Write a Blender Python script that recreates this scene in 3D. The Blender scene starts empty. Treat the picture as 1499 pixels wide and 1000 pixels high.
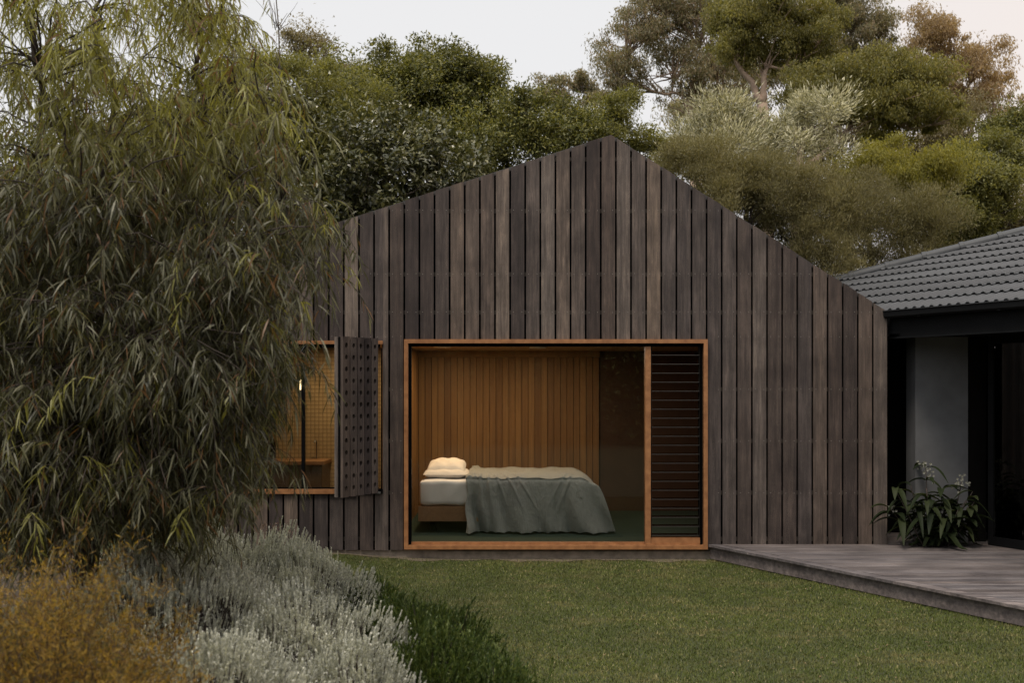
import bpy, math, random
import numpy as np
rng = np.random.default_rng(7)
random.seed(7)
sc = bpy.context.scene
col = sc.collection
R = math.radians

# ------------------------------------------------------------------ camera
F = 1595.0          # focal length in photo pixels
D0 = 11.0           # camera to gable wall (m)
H = 1.71            # eye height
CX, HY = 749.5, 572.0
cam_d = bpy.data.cameras.new('camera')
cam = bpy.data.objects.new('camera', cam_d); col.objects.link(cam)
cam.location = (0, -D0, H); cam.rotation_euler = (R(90), 0, 0)
cam_d.sensor_width = 36; cam_d.lens = 36 * F / 1499
cam_d.shift_y = (HY - 500) / 1499
cam_d.clip_start = 0.05; cam_d.clip_end = 2000
cam_d.dof.use_dof = True; cam_d.dof.focus_distance = 10.6; cam_d.dof.aperture_fstop = 2.8
sc.camera = cam

# ------------------------------------------------------------------ world: pale overcast dusk
w = bpy.data.worlds.new('World'); sc.world = w; w.use_nodes = True
nt = w.node_tree; nt.nodes.clear()
out = nt.nodes.new('ShaderNodeOutputWorld'); bg = nt.nodes.new('ShaderNodeBackground')
sky = nt.nodes.new('ShaderNodeTexSky'); sky.sky_type = 'NISHITA'; sky.sun_disc = False
SUN_EL, SUN_AZ = 62, -30     # elevation, azimuth (behind camera, from the left)
sky.sun_elevation = R(SUN_EL); sky.sun_rotation = R(180 - SUN_AZ)
tc = nt.nodes.new('ShaderNodeTexCoord'); sep = nt.nodes.new('ShaderNodeSeparateXYZ')
nt.links.new(tc.outputs['Generated'], sep.inputs[0])
mr = nt.nodes.new('ShaderNodeMapRange'); mr.inputs[1].default_value = 0.1; mr.inputs[2].default_value = 0.55
nt.links.new(sep.outputs[0], mr.inputs[0])
mixc = nt.nodes.new('ShaderNodeMix'); mixc.data_type = 'RGBA'
mixc.inputs[6].default_value = (8.75, 8.7, 8.75, 1); mixc.inputs[7].default_value = (9.6, 8.5, 7.9, 1)
nt.links.new(mr.outputs[0], mixc.inputs[0])
mix2 = nt.nodes.new('ShaderNodeMix'); mix2.data_type = 'RGBA'; mix2.inputs[0].default_value = 0.96
nt.links.new(sky.outputs[0], mix2.inputs[6]); nt.links.new(mixc.outputs[2], mix2.inputs[7])
zr = nt.nodes.new('ShaderNodeMapRange'); zr.inputs[1].default_value = 0.42; zr.inputs[2].default_value = 1.0
zr.inputs[3].default_value = 1.0; zr.inputs[4].default_value = 2.1; zr.interpolation_type = 'SMOOTHSTEP'
nt.links.new(sep.outputs[2], zr.inputs[0])
vm = nt.nodes.new('ShaderNodeVectorMath'); vm.operation = 'SCALE'
nt.links.new(mix2.outputs[2], vm.inputs[0]); nt.links.new(zr.outputs[0], vm.inputs['Scale'])
nt.links.new(vm.outputs[0], bg.inputs[0]); bg.inputs[1].default_value = 0.1
nt.links.new(bg.outputs[0], out.inputs[0])

sun_d = bpy.data.lights.new('sun', 'SUN'); sun = bpy.data.objects.new('sun', sun_d); col.objects.link(sun)
sun_d.energy = 2.3; sun_d.angle = R(18); sun_d.color = (1.0, 0.89, 0.74)
az = R(SUN_AZ)
from mathutils import Vector
sd = Vector((math.sin(az) * math.cos(R(SUN_EL)), -math.cos(az) * math.cos(R(SUN_EL)), math.sin(R(SUN_EL))))
sun.rotation_euler = sd.to_track_quat('Z', 'Y').to_euler()

sc.view_settings.view_transform = 'Standard'; sc.view_settings.look = 'None'
sc.view_settings.exposure = 0.0; sc.view_settings.gamma = 1.0
sc.cycles.max_bounces = 6; sc.cycles.diffuse_bounces = 3; sc.cycles.glossy_bounces = 3
sc.cycles.transmission_bounces = 5; sc.cycles.transparent_max_bounces = 8
sc.cycles.caustics_reflective = False; sc.cycles.caustics_refractive = False

# ------------------------------------------------------------------ helpers
def P(px, py, dist):
    return np.array([(px - CX) / F * dist, dist - D0, H - (py - HY) / F * dist])
def WX(px): return (px - CX) / F * D0
def WZ(py): return H - (py - HY) / F * D0

class MB:
    def __init__(s): s.v = []; s.f3 = []; s.f4 = []; s.n = 0; s.a = []
    def add(s, v, f3=None, f4=None, a=None):
        v = np.asarray(v, dtype=np.float32).reshape(-1, 3)
        if f3 is not None and len(f3): s.f3.append(np.asarray(f3, dtype=np.int64).reshape(-1, 3) + s.n)
        if f4 is not None and len(f4): s.f4.append(np.asarray(f4, dtype=np.int64).reshape(-1, 4) + s.n)
        s.v.append(v); s.n += len(v)
        s.a.append(np.zeros(len(v), np.float32) if a is None else np.asarray(a, np.float32).reshape(-1))
        return s
    def box(s, x0, x1, y0, y1, z0, z1, a=None):
        v = [(x0,y0,z0),(x1,y0,z0),(x1,y1,z0),(x0,y1,z0),(x0,y0,z1),(x1,y0,z1),(x1,y1,z1),(x0,y1,z1)]
        f = [(0,3,2,1),(4,5,6,7),(0,1,5,4),(1,2,6,5),(2,3,7,6),(3,0,4,7)]
        return s.add(v, f4=f, a=None if a is None else [a]*8)
    def hexa(s, v8, a=None):
        f = [(0,3,2,1),(4,5,6,7),(0,1,5,4),(1,2,6,5),(2,3,7,6),(3,0,4,7)]
        return s.add(v8, f4=f, a=None if a is None else [a]*8)
    def prism(s, poly, z0, z1):           # poly list of (x,y), ccw
        n = len(poly)
        v = [(x,y,z0) for x,y in poly] + [(x,y,z1) for x,y in poly]
        c = (sum(p[0] for p in poly)/n, sum(p[1] for p in poly)/n)
        v += [(c[0],c[1],z0),(c[0],c[1],z1)]
        f4 = [(i,(i+1)%n,n+(i+1)%n,n+i) for i in range(n)]
        f3 = [(2*n+1,n+i,n+(i+1)%n) for i in range(n)] + [(2*n,(i+1)%n,i) for i in range(n)]
        return s.add(v, f3=f3, f4=f4)
    def tube(s, pts, rad, k=6, a=None):
        pts = np.asarray(pts, float); n = len(pts)
        rad = np.broadcast_to(np.asarray(rad, float), (n,))
        t = np.gradient(pts, axis=0); t /= np.linalg.norm(t, axis=1)[:,None] + 1e-9
        ref = np.array([0,0,1.0]) if abs(t[0][2]) < .9 else np.array([1.0,0,0])
        ref = np.tile(ref, (n,1)); u = np.cross(t, ref); u /= np.linalg.norm(u,axis=1)[:,None]+1e-9
        vv = np.cross(t, u); an = np.arange(k)*2*np.pi/k
        V = pts[:,None,:] + rad[:,None,None]*(np.cos(an)[None,:,None]*u[:,None,:] + np.sin(an)[None,:,None]*vv[:,None,:])
        V = V.reshape(-1,3); i = np.arange(n-1)[:,None]; j = np.arange(k)[None,:]
        A = i*k+j; B = i*k+(j+1)%k; f = np.stack([A,B,B+k,A+k],-1).reshape(-1,4)
        V = np.vstack([V, pts[0], pts[-1]])
        cap = [(n*k,(q+1)%k,q) for q in range(k)] + [(n*k+1,(n-1)*k+q,(n-1)*k+(q+1)%k) for q in range(k)]
        return s.add(V, f3=cap, f4=f, a=None if a is None else [a]*len(V))
    def grid(s, V):                        # V (m,n,3)
        m,n = V.shape[:2]; i = np.arange(m-1)[:,None]; j = np.arange(n-1)[None,:]
        A = i*n+j; f = np.stack([A,A+1,A+n+1,A+n],-1).reshape(-1,4)
        return s.add(V.reshape(-1,3), f4=f)
    def build(s, name, mat, parent=None, smooth=False, attr=False):
        me = bpy.data.meshes.new(name)
        V = np.concatenate(s.v) if s.v else np.zeros((0,3),np.float32)
        if parent is not None: V = V - np.array(parent.location, dtype=np.float32) if parent.get('_root') else V - np.array(parent['_org'], dtype=np.float32)
        f3 = np.concatenate(s.f3) if s.f3 else np.zeros((0,3),np.int64)
        f4 = np.concatenate(s.f4) if s.f4 else np.zeros((0,4),np.int64)
        me.vertices.add(len(V)); me.vertices.foreach_set('co', V.astype(np.float32).ravel())
        me.loops.add(f3.size+f4.size); me.loops.foreach_set('vertex_index', np.concatenate([f3.ravel(), f4.ravel()]).astype(np.int32))
        me.polygons.add(len(f3)+len(f4))
        st = np.concatenate([np.arange(len(f3))*3, f3.size+np.arange(len(f4))*4]).astype(np.int32)
        me.polygons.foreach_set('loop_start', st)
        me.update(calc_edges=True)
        if not smooth: me.shade_flat()
        else: me.shade_smooth()
        if attr:
            at = me.attributes.new('vary', 'FLOAT', 'POINT'); at.data.foreach_set('value', np.concatenate(s.a))
        if mat is not None: me.materials.append(mat)
        o = bpy.data.objects.new(name, me); col.objects.link(o)
        if parent is not None:
            o.parent = parent
            o['_org'] = list(parent.location) if parent.get('_root') else list(parent['_org'])
        return o

def tag(o, label=None, cat=None, group=None, kind=None):
    if label: o['label'] = label
    if cat: o['category'] = cat
    if group: o['group'] = group
    if kind: o['kind'] = kind
    return o
def thing(name, loc, label, cat, group=None):
    o = bpy.data.objects.new(name, None); col.objects.link(o); o.location = [float(q) for q in loc]
    o.empty_display_size = .1; o['_root'] = 1
    return tag(o, label, cat, group)
def solo(mb, name, mat, label, cat, group=None, **k):
    return tag(mb.build(name, mat, **k), label, cat, group)

# ------------------------------------------------------------------ materials
class NM:
    def __init__(s, name):
        s.m = bpy.data.materials.new(name); s.m.use_nodes = True; s.t = s.m.node_tree
        s.b = s.t.nodes['Principled BSDF']; s.o = s.t.nodes['Material Output']
    def n(s, typ, **k):
        q = s.t.nodes.new(typ)
        for a, v in k.items(): setattr(q, a, v)
        return q
    def l(s, a, b): s.t.links.new(a, b)
    def ramp(s, fac, stops):
        r = s.n('ShaderNodeValToRGB'); e = r.color_ramp.elements
        while len(e) < len(stops): e.new(.5)
        for i, (p, c) in enumerate(stops): e[i].position = p; e[i].color = (*c, 1)
        s.l(fac, r.inputs[0]); return r.outputs[0]
    def noise(s, scale, detail=4, vec=None, rough=.55):
        q = s.n('ShaderNodeTexNoise'); q.inputs['Scale'].default_value = scale; q.inputs['Detail'].default_value = detail
        q.inputs['Roughness'].default_value = rough
        if vec is not None: s.l(vec, q.inputs['Vector'])
        return q.outputs['Fac']
    def pos(s, scale=(1,1,1)):
        g = s.n('ShaderNodeNewGeometry'); m = s.n('ShaderNodeMapping'); m.inputs['Scale'].default_value = scale
        s.l(g.outputs['Position'], m.inputs['Vector']); return m.outputs[0]
    def mix(s, f, a, b, typ='MIX'):
        q = s.n('ShaderNodeMix', data_type='RGBA', blend_type=typ)
        for i, v in ((0,f),(6,a),(7,b)):
            if isinstance(v, (int,float)): q.inputs[i].default_value = v
            elif isinstance(v, tuple): q.inputs[i].default_value = (*v,1)
            else: s.l(v, q.inputs[i])
        return q.outputs[2]
    def math(s, op, a, b=0.0):
        q = s.n('ShaderNodeMath', operation=op)
        for i, v in ((0,a),(1,b)):
            if isinstance(v,(int,float)): q.inputs[i].default_value = v
            else: s.l(v, q.inputs[i])
        return q.outputs[0]
    def bump(s, h, strength=.3, dist=.01):
        q = s.n('ShaderNodeBump'); q.inputs['Strength'].default_value = strength; q.inputs['Distance'].default_value = dist
        s.l(h, q.inputs['Height']); s.l(q.outputs[0], s.b.inputs['Normal'])
    def fin(s, color=None, rough=.6, metal=0, spec=None):
        if color is not None:
            if isinstance(color, tuple): s.b.inputs['Base Color'].default_value = (*color, 1)
            else: s.l(color, s.b.inputs['Base Color'])
        if isinstance(rough, (int,float)): s.b.inputs['Roughness'].default_value = rough
        else: s.l(rough, s.b.inputs['Roughness'])
        s.b.inputs['Metallic'].default_value = metal
        if spec is not None: s.b.inputs['Specular IOR Level'].default_value = spec
        return s.m

def m_plain(name, c, rough=.6, var=.15, scale=8, metal=0, spec=None):
    m = NM(name); n = m.noise(scale, 5, m.pos())
    cc = m.ramp(n, [(.3, tuple(q*(1-var) for q in c)), (.7, tuple(q*(1+var) for q in c))])
    return m.fin(cc, rough, metal, spec)

def m_weathered(name, dark, mid, light, along='z', bump=.25, rough=.75, grain=1.0):
    """weathered timber: 'vary' attribute separates the boards"""
    m = NM(name)
    at = m.n('ShaderNodeAttribute', attribute_name='vary'); v = at.outputs['Fac']
    wn = m.n('ShaderNodeTexWhiteNoise', noise_dimensions='1D'); m.l(v, wn.inputs['W'])
    wn2 = m.n('ShaderNodeTexWhiteNoise', noise_dimensions='1D'); m.l(m.math('ADD', v, 3.7), wn2.inputs['W'])
    sc1 = {'z': (28,28,1.6), 'x': (1.6,28,28)}[along]
    sc2 = {'z': (150,150,3.0), 'x': (3.0,150,150)}[along]
    off = m.n('ShaderNodeVectorMath', operation='ADD'); m.l(m.pos(sc1), off.inputs[0]); 
    cx = m.n('ShaderNodeCombineXYZ'); m.l(m.math('MULTIPLY', wn.outputs[0], 80), cx.inputs[0]); m.l(m.math('MULTIPLY', wn.outputs[0], 37), cx.inputs[2])
    m.l(cx.outputs[0], off.inputs[1])
    n1 = m.noise(1, 6, off.outputs[0], .6)
    off2 = m.n('ShaderNodeVectorMath', operation='ADD'); m.l(m.pos(sc2), off2.inputs[0]); m.l(cx.outputs[0], off2.inputs[1])
    n2 = m.noise(1, 4, off2.outputs[0], .7)
    n3 = m.noise(2.3, 5, m.pos())            # broad stains across the wall
    base = m.ramp(wn.outputs[0], [(0, dark), (.45, mid), (.8, tuple(.5*(a+b) for a,b in zip(mid,light))), (1, light)])
    hue = m.mix(m.math('MULTIPLY', wn2.outputs[0], .55), base, m.mix(1.0, base, (1.18,.98,.78), 'MULTIPLY'))
    g1 = m.ramp(n1, [(.25,(.38,.36,.36)), (.48,(.92,.92,.93)), (.62,(1.3,1.28,1.25)), (.78,(2.0,1.95,1.85))])
    c = m.mix(.9, hue, g1, 'MULTIPLY')
    g2 = m.ramp(n2, [(.3,(.55,.54,.53)), (.6,(1.15,1.15,1.15))])
    c = m.mix(.7*grain, c, g2, 'MULTIPLY')
    g3 = m.ramp(n3, [(.3,(.55,.54,.55)), (.65,(1.22,1.22,1.22))])
    c = m.mix(.8, c, g3, 'MULTIPLY')
    off3 = m.n('ShaderNodeVectorMath', operation='ADD'); m.l(m.pos({'z':(15,15,3.2),'x':(3.2,15,15)}[along]), off3.inputs[0]); m.l(cx.outputs[0], off3.inputs[1])
    n4 = m.noise(1, 7, off3.outputs[0], .72)
    c = m.mix(.85*grain, c, m.ramp(n4, [(.30,(.52,.50,.50)), (.46,(.92,.92,.92)), (.56,(1.15,1.14,1.12)), (.68,(1.75,1.70,1.62))]), 'MULTIPLY')
    c = m.mix(m.math('LESS_THAN', v, -1.0), c, (.22,.20,.185))
    m.bump(n2, bump, .004)
    return m.fin(c, m.ramp(n1, [(0,(rough-.15,)*3),(1,(rough+.1,)*3)]), 0, .3)

def m_leaf(name, stops, rough=.5, trans=.25, clump=1.2, clump_amt=.5, yellow_tint=None, spec=.4, dead=None):
    """per-leaf colour from island random, clump variation from 3D noise"""
    m = NM(name)
    g = m.n('ShaderNodeNewGeometry'); rnd = g.outputs['Random Per Island']
    c = m.ramp(rnd, [(i/(len(stops)-1), s) for i, s in enumerate(stops)])
    n = m.noise(clump, 3, m.pos())
    v = m.ramp(n, [(.3,(.62,.62,.6)), (.7,(1.45,1.42,1.35))])
    c = m.mix(clump_amt, c, v, 'MULTIPLY')
    if yellow_tint is not None:
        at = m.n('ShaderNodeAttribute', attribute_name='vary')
        c = m.mix(at.outputs['Fac'], c, m.mix(.5, m.mix(1.0, c, yellow_tint, 'MIX'), v, 'MULTIPLY'))
    if dead is not None:
        wn = m.n('ShaderNodeTexWhiteNoise', noise_dimensions='1D'); m.l(rnd, wn.inputs['W'])
        c = m.mix(m.math('GREATER_THAN', wn.outputs[0], 1-dead[0]), c, dead[1])
    m.fin(c, rough, 0, spec)
    tr = m.n('ShaderNodeBsdfTranslucent'); m.l(m.mix(1.0, c, (1.75,1.65,.85), 'MULTIPLY'), tr.inputs[0])
    ms = m.n('ShaderNodeMixShader'); ms.inputs[0].default_value = min(.5, trans*1.4)
    m.l(m.b.outputs[0], ms.inputs[1]); m.l(tr.outputs[0], ms.inputs[2]); m.l(ms.outputs[0], m.o.inputs[0])
    return m.m

def m_emit(name, c, s):
    m = NM(name); e = m.n('ShaderNodeEmission'); e.inputs[0].default_value = (*c,1); e.inputs[1].default_value = s
    m.l(e.outputs[0], m.o.inputs[0]); return m.m

M = {}
M['clad'] = m_weathered('weathered_cladding', (.036,.029,.029), (.064,.053,.051), (.142,.120,.106))
M['deck'] = m_weathered('weathered_decking', (.088,.082,.087), (.125,.116,.122), (.172,.160,.165), 'x', .2, .6, .8)
M['deckf'] = m_weathered('deck_fascia', (.12,.109,.113), (.145,.132,.137), (.17,.155,.159), 'x', .25, .7)
M['black'] = m_plain('black_backing', (.004,.004,.0045), .9, .15, 8, 0, .05)
M['batten'] = m_plain('batten_timber', (.05,.04,.033), .8)
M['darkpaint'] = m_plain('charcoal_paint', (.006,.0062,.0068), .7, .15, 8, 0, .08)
M['gutter'] = m_plain('gutter_metal', (.008,.0085,.0095), .6, .15, 8, 0, .12)
M['fascia'] = m_plain('eave_fascia', (.007,.0073,.008), .8, .15, 8, 0, .1)
M['plinth'] = m_plain('plinth_board', (.24,.20,.16), .9, .3, 14)
M['flash'] = m_plain('roof_flashing', (.045,.042,.04), .5)

def m_frame():
    m = NM('oiled_frame_timber'); n = m.noise(1, 5, m.pos((14,14,14)))
    c = m.ramp(n, [(.3,(.21,.092,.038)), (.7,(.36,.170,.072))])
    return m.fin(c, .42, 0, .4)
M['frame'] = m_frame()
def m_lining():
    m = NM('timber_lining'); at = m.n('ShaderNodeAttribute', attribute_name='vary')
    wn = m.n('ShaderNodeTexWhiteNoise', noise_dimensions='1D'); m.l(at.outputs['Fac'], wn.inputs['W'])
    b = m.ramp(wn.outputs[0], [(0,(.17,.080,.024)), (.5,(.215,.108,.034)), (1,(.27,.145,.05))])
    n = m.noise(1, 5, m.pos((30,30,1.2))); g = m.ramp(n, [(.3,(.7,.68,.65)), (.7,(1.25,1.25,1.2))])
    return m.fin(m.mix(.8, b, g, 'MULTIPLY'), .5)
M['lining'] = m_lining()
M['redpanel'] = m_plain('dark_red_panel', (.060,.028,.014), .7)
M['ceil'] = m_plain('ceiling_lining', (.34,.20,.09), .6)
M['carpet'] = m_plain('dark_green_carpet', (.018,.040,.030), .95, .25, 60)
M['sheet'] = m_plain('white_sheet', (.86,.83,.82), .9, .04, 6)
M['pillow'] = m_plain('pillow_linen', (.74,.69,.64), .9, .05, 9)
def m_blanket():
    m = NM('grey_green_linen'); n = m.noise(9, 5, m.pos()); n2 = m.noise(260, 2, m.pos())
    c = m.ramp(n, [(.3,(.285,.295,.285)), (.7,(.36,.37,.355))]); m.bump(m.math('ADD', m.noise(16,6,m.pos((1.6,1,.8)),.7), m.math('MULTIPLY', n2, .15)), .9, .035)
    m.b.inputs['Sheen Weight'].default_value = .3
    return m.fin(c, .95)
M['blanket'] = m_blanket()
M['bedwood'] = m_plain('bed_timber', (.33,.185,.095), .5, .12, 20)
def m_tiles():
    m = NM('small_wall_tiles'); b = m.n('ShaderNodeTexBrick'); b.offset = 0
    mp = m.n('ShaderNodeMapping'); g = m.n('ShaderNodeNewGeometry'); m.l(g.outputs['Position'], mp.inputs[0]); mp.inputs['Rotation'].default_value = (R(90),0,0)
    m.l(mp.outputs[0], b.inputs['Vector']); b.inputs['Scale'].default_value = 1; b.inputs['Brick Width'].default_value = .048; b.inputs['Row Height'].default_value = .048
    b.inputs['Mortar Size'].default_value = .0035
    b.inputs['Color1'].default_value = (.42,.33,.20,1); b.inputs['Color2'].default_value = (.36,.28,.17,1); b.inputs['Mortar'].default_value = (.16,.11,.06,1)
    return m.fin(b.outputs[0], .35)
M['tiles'] = m_tiles()
M['vanity'] = m_plain('vanity_board', (.13,.08,.035), .5)
M['white'] = m_plain('white_ceramic', (.7,.68,.62), .3, .03)
def m_glass(name='window_glass', ior=1.5, tint=(.93,.95,.93)):
    m = NM(name); tr = m.n('ShaderNodeBsdfTransparent'); tr.inputs[0].default_value = (*tint,1)
    gl = m.n('ShaderNodeBsdfGlossy'); gl.inputs['Roughness'].default_value = 0.0
    fr = m.n('ShaderNodeFresnel'); fr.inputs[0].default_value = ior
    ms = m.n('ShaderNodeMixShader'); m.l(fr.outputs[0], ms.inputs[0]); m.l(tr.outputs[0], ms.inputs[1]); m.l(gl.outputs[0], ms.inputs[2])
    m.l(ms.outputs[0], m.o.inputs[0]); return m.m
M['glass'] = m_glass('window_glass', 1.45)
M['dglass'] = m_glass('dark_door_glass', 1.5, (.35,.36,.36))
M['louvre'] = m_glass('smoked_louvre_glass', 1.5, (.30,.28,.26))
M['pier'] = m_plain('grey_render', (.12,.122,.128), .85, .2, 3)
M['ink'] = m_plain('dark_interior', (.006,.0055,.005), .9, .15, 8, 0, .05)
M['tile'] = m_plain('roof_tile', (.038,.0405,.044), .6, .15, 5)
M['ridge'] = m_plain('ridge_tile', (.036,.039,.043), .6, .15, 5)
M['metal'] = m_plain('bracket_steel', (.25,.25,.25), .4, .1, 5, .8)
M['warm'] = m_emit('lamp_glow', (1,.72,.38), 4)
def m_ground():
    m = NM('lawn_soil'); n = m.noise(3, 6, m.pos()); n2 = m.noise(60, 4, m.pos())
    c = m.ramp(n, [(.3,(.030,.038,.011)), (.55,(.042,.050,.015)), (.75,(.075,.066,.026))])
    c = m.mix(.6, c, m.ramp(n2, [(.3,(.6,.6,.6)),(.7,(1.3,1.3,1.2))]), 'MULTIPLY'); m.bump(n2, .6, .02)
    return m.fin(c, .95)
M['ground'] = m_ground()
def m_grass():
    m = NM('grass_blades'); g = m.n('ShaderNodeNewGeometry'); rnd = g.outputs['Random Per Island']
    c = m.ramp(rnd, [(0,(.070,.088,.018)), (.5,(.092,.116,.024)), (.85,(.115,.132,.032)), (.93,(.19,.18,.07)), (1,(.34,.30,.16))])
    n = m.noise(1.7, 5, m.pos((1,1.5,1))); n2 = m.noise(7, 4, m.pos((.6,1.6,1)))
    straw = m.ramp(rnd, [(0,(.15,.125,.048)), (1,(.34,.27,.14))])
    f = m.math('MULTIPLY', m.ramp(n, [(.47,(0,0,0)),(.68,(1,1,1))]), m.ramp(n2, [(.4,(.1,.1,.1)),(.62,(.75,.75,.75))]))
    c = m.mix(f, c, straw); c = m.mix(.6, c, m.ramp(m.noise(.9,3,m.pos()), [(.35,(.58,.68,.56)),(.65,(1.3,1.24,1.2))]), 'MULTIPLY')
    m.fin(c, .7, 0, .2)
    tr = m.n('ShaderNodeBsdfTranslucent'); m.l(c, tr.inputs[0]); ms = m.n('ShaderNodeMixShader'); ms.inputs[0].default_value = .2
    m.l(m.b.outputs[0], ms.inputs[1]); m.l(tr.outputs[0], ms.inputs[2]); m.l(ms.outputs[0], m.o.inputs[0]); return m.m
M['grass'] = m_grass()
M['bark'] = m_plain('grey_brown_bark', (.10,.080,.064), .9, .35, 12)
M['palebark'] = m_plain('pale_gum_bark', (.33,.24,.18), .8, .35, 6)
M['darkbark'] = m_plain('dark_bark', (.045,.034,.028), .9, .3, 12)

# ------------------------------------------------------------------ ground
def gz(x, y):
    t = np.clip((-0.6 - np.asarray(x, float)) / 1.6, 0, 1); t = t*t*(3-2*t)
    f = np.clip((np.asarray(y, float) + 3.5) / 3.0, 0, 1); f = f*f*(3-2*f)
    return .072 * t * f
xs = np.concatenate([[-900,-300,-100,-40,-20,-10], np.arange(-7,9,.25), [12,20,40,100,300,900]])
ys = np.concatenate([[-900,-300,-100,-40,-20], np.arange(-12,1,.25), [4,10,20,40,100,300,900]])
gx, gy = np.meshgrid(xs, ys); gzv = gz(gx, gy) - np.clip(gy/1.0,0,1)*.03
g = MB(); g.grid(np.stack([gx,gy,gzv],-1)); gr = g.build('ground', M['ground'], smooth=True); gr['kind'] = 'structure'

# deck directions
E = np.array([.470,-.883]); N = np.array([.883,.470])       # along old house facade (towards camera), inward normal
A = np.array([WX(1037), 0.0])

def deck_left(y):     # x of slanted deck edge at depth y
    return A[0] + (-y) * E[0]/-E[1]

# planted bed on the left: its edge to the lawn
BEDY = [-30,-9,-7,-6,-5,-4,-3.2,-2.5,-1.5,-.6,.5]; BEDX = [.3,.3,.15,.0,-.15,-.5,-1.0,-1.6,-2.2,-2.5,-2.7]
bm = MB(); yy = np.linspace(-12,-.02,50); rows=[]
for f_ in np.linspace(0,1,14):
    xe = np.interp(yy,BEDY,BEDX)+.03*np.sin(yy*7); xx = -9 + (xe+9)*f_**.5; rows.append(np.stack([xx,yy,gz(xx,yy)+.006],-1))
bm.grid(np.array(rows)); bo = bm.build('garden_bed', m_plain('leaf_mulch',(.040,.028,.018),.95,.6,38), smooth=True); bo['kind']='structure'
# grass blades
def make_grass():
    n = 520000
    dist = 4.6 + (11.0-4.6)*rng.random(n)**.8
    px = rng.uniform(-60, 1560, n); x = (px-CX)/F*dist; y = dist - D0
    ok = (x < deck_left(y) + .02) & (y < -.03) & (x > np.interp(y,BEDY,BEDX)+.03*np.sin(y*7)+rng.normal(size=n)*.03)
    x, y = x[ok], y[ok]; n = len(x)
    h = rng.uniform(.008,.022,n); ang = rng.uniform(0,2*np.pi,n); lean = rng.uniform(.1,1.2,n)
    wd = rng.uniform(.0022,.0042,n); z = gz(x,y) - .002
    b = np.stack([x,y,z],-1); sd_ = np.stack([np.cos(ang+1.57),np.sin(ang+1.57),0*ang],-1)*wd[:,None]/1
    tip = b + np.stack([np.cos(ang)*lean*h, np.sin(ang)*lean*h, h],-1)
    V = np.stack([b-sd_, b+sd_, tip],1).reshape(-1,3)
    m = MB(); m.add(V, f3=np.arange(3*n).reshape(-1,3))
    o = m.build('grass', M['grass']); o['kind'] = 'stuff'
    tag(o, 'short green lawn grass with straw coloured patches', 'grass')
make_grass()

# ------------------------------------------------------------------ gable house
PITCH = 22.13/1595*D0; X_AP = WX(895); Z_AP = WZ(197)
XR, XL = WX(1300), WX(879.5-22.13*25)
SL = (WZ(197)-WZ(330))/(WX(895)-WX(480)); SR = (WZ(197)-WZ(457))/(WX(1300)-WX(895))
def ztop(x): return Z_AP - (SL*(X_AP-x) if x < X_AP else SR*(x-X_AP))
ZB = WZ(806)
HD = 6.5
house = thing('gable_house', (.45, 3.0, 0), 'small gabled house clad in dark weathered vertical boards with an asymmetric roof', 'house')
W1 = (WX(592), WX(1035), WZ(804), WZ(497))      # bedroom window
W2 = (WX(348), WX(560.5), WZ(723), WZ(499))     # bathroom window
cb = MB(); bt = MB(); sc_ = MB()
gap = .020
xb = WX(879.5)
k0 = -25
for k in range(k0, 19):
    x0 = xb + k*PITCH + gap/2; x1 = xb + (k+1)*PITCH - gap/2
    cuts = sorted({x0, x1} | {q for q in (W1[0],W1[1],W2[0],W2[1],X_AP) if x0 < q < x1})
    yo = -rng.uniform(0,.0035); tops = rng.uniform(-.006,.006)
    for a, b in zip(cuts[:-1], cuts[1:]):
        mid = (a+b)/2; holes = []
        for w_ in (W1, W2):
            if w_[0] < mid < w_[1]: holes.append((w_[2], w_[3]))
        z = ZB + rng.uniform(-.003,.003); segs = []
        for h0, h1 in sorted(holes):
            if h0 > z + .02: segs.append((z, h0))
            z = h1
        segs.append((z, None))
        for z0, z1 in segs:
            za = ztop(a)+tops if z1 is None else z1; zb_ = ztop(b)+tops if z1 is None else z1
            # random butt joint well above or below openings
            ch = .003
            cb.hexa([(a,yo,z0),(b,yo,z0),(b,.022,z0),(a,.022,z0),(a,yo,za),(b,yo,zb_),(b,.022,zb_),(a,.022,za)], a=float(k+40)+.1*(z1 is None and len(holes)>0))
# battens behind the gaps and the black membrane
for zz in [WZ(q) for q in (232,308,401,457,570,646,722,790)]:
    for a,b in ((XL,W2[0]-.02),(W2[0]-.02,W2[1]+.02),(W2[1]+.02,W1[0]-.02),(W1[0]-.02,W1[1]+.02),(W1[1]+.02,XR)):
        mid=(a+b)/2
        if any(w_[0]-.02 <= mid <= w_[1]+.02 and w_[2]-.05 < zz < w_[3]+.05 for w_ in (W1,W2)): continue
        # clip under slope
        xa = max(a, X_AP-(Z_AP-zz-.06)/SL); xc = min(b, X_AP+(Z_AP-zz-.06)/SR)
        if xc > xa: MB().box(xa, xc, .025, .043, zz-.02, zz+.02).build('batten', M['batten'], house)
# two screws at each batten on every board
for k in range(k0, 19):
    for zz in [WZ(q) for q in (308,401,457,493,570,646,722)]:
        for fx in (.22,.78):
            x = xb + (k+fx)*PITCH
            if zz > ztop(x)-.05: continue
            if any(w_[0]-.03 < x < w_[1]+.03 and w_[2]-.03 < zz < w_[3]+.03 for w_ in (W1,W2)): continue
            zc = zz + rng.uniform(-.004,.004)
            an = np.arange(6)*np.pi/3
            V = [(x,-.0062,zc)] + [(x+.0042*math.cos(t),-.0052,zc+.0042*math.sin(t)) for t in an]
            cb.add(V, f3=[(0,1+(i+1)%6,1+i) for i in range(6)], a=[-5.]*7)
clad = cb.build('cladding', M['clad'], house, attr=True)

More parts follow.
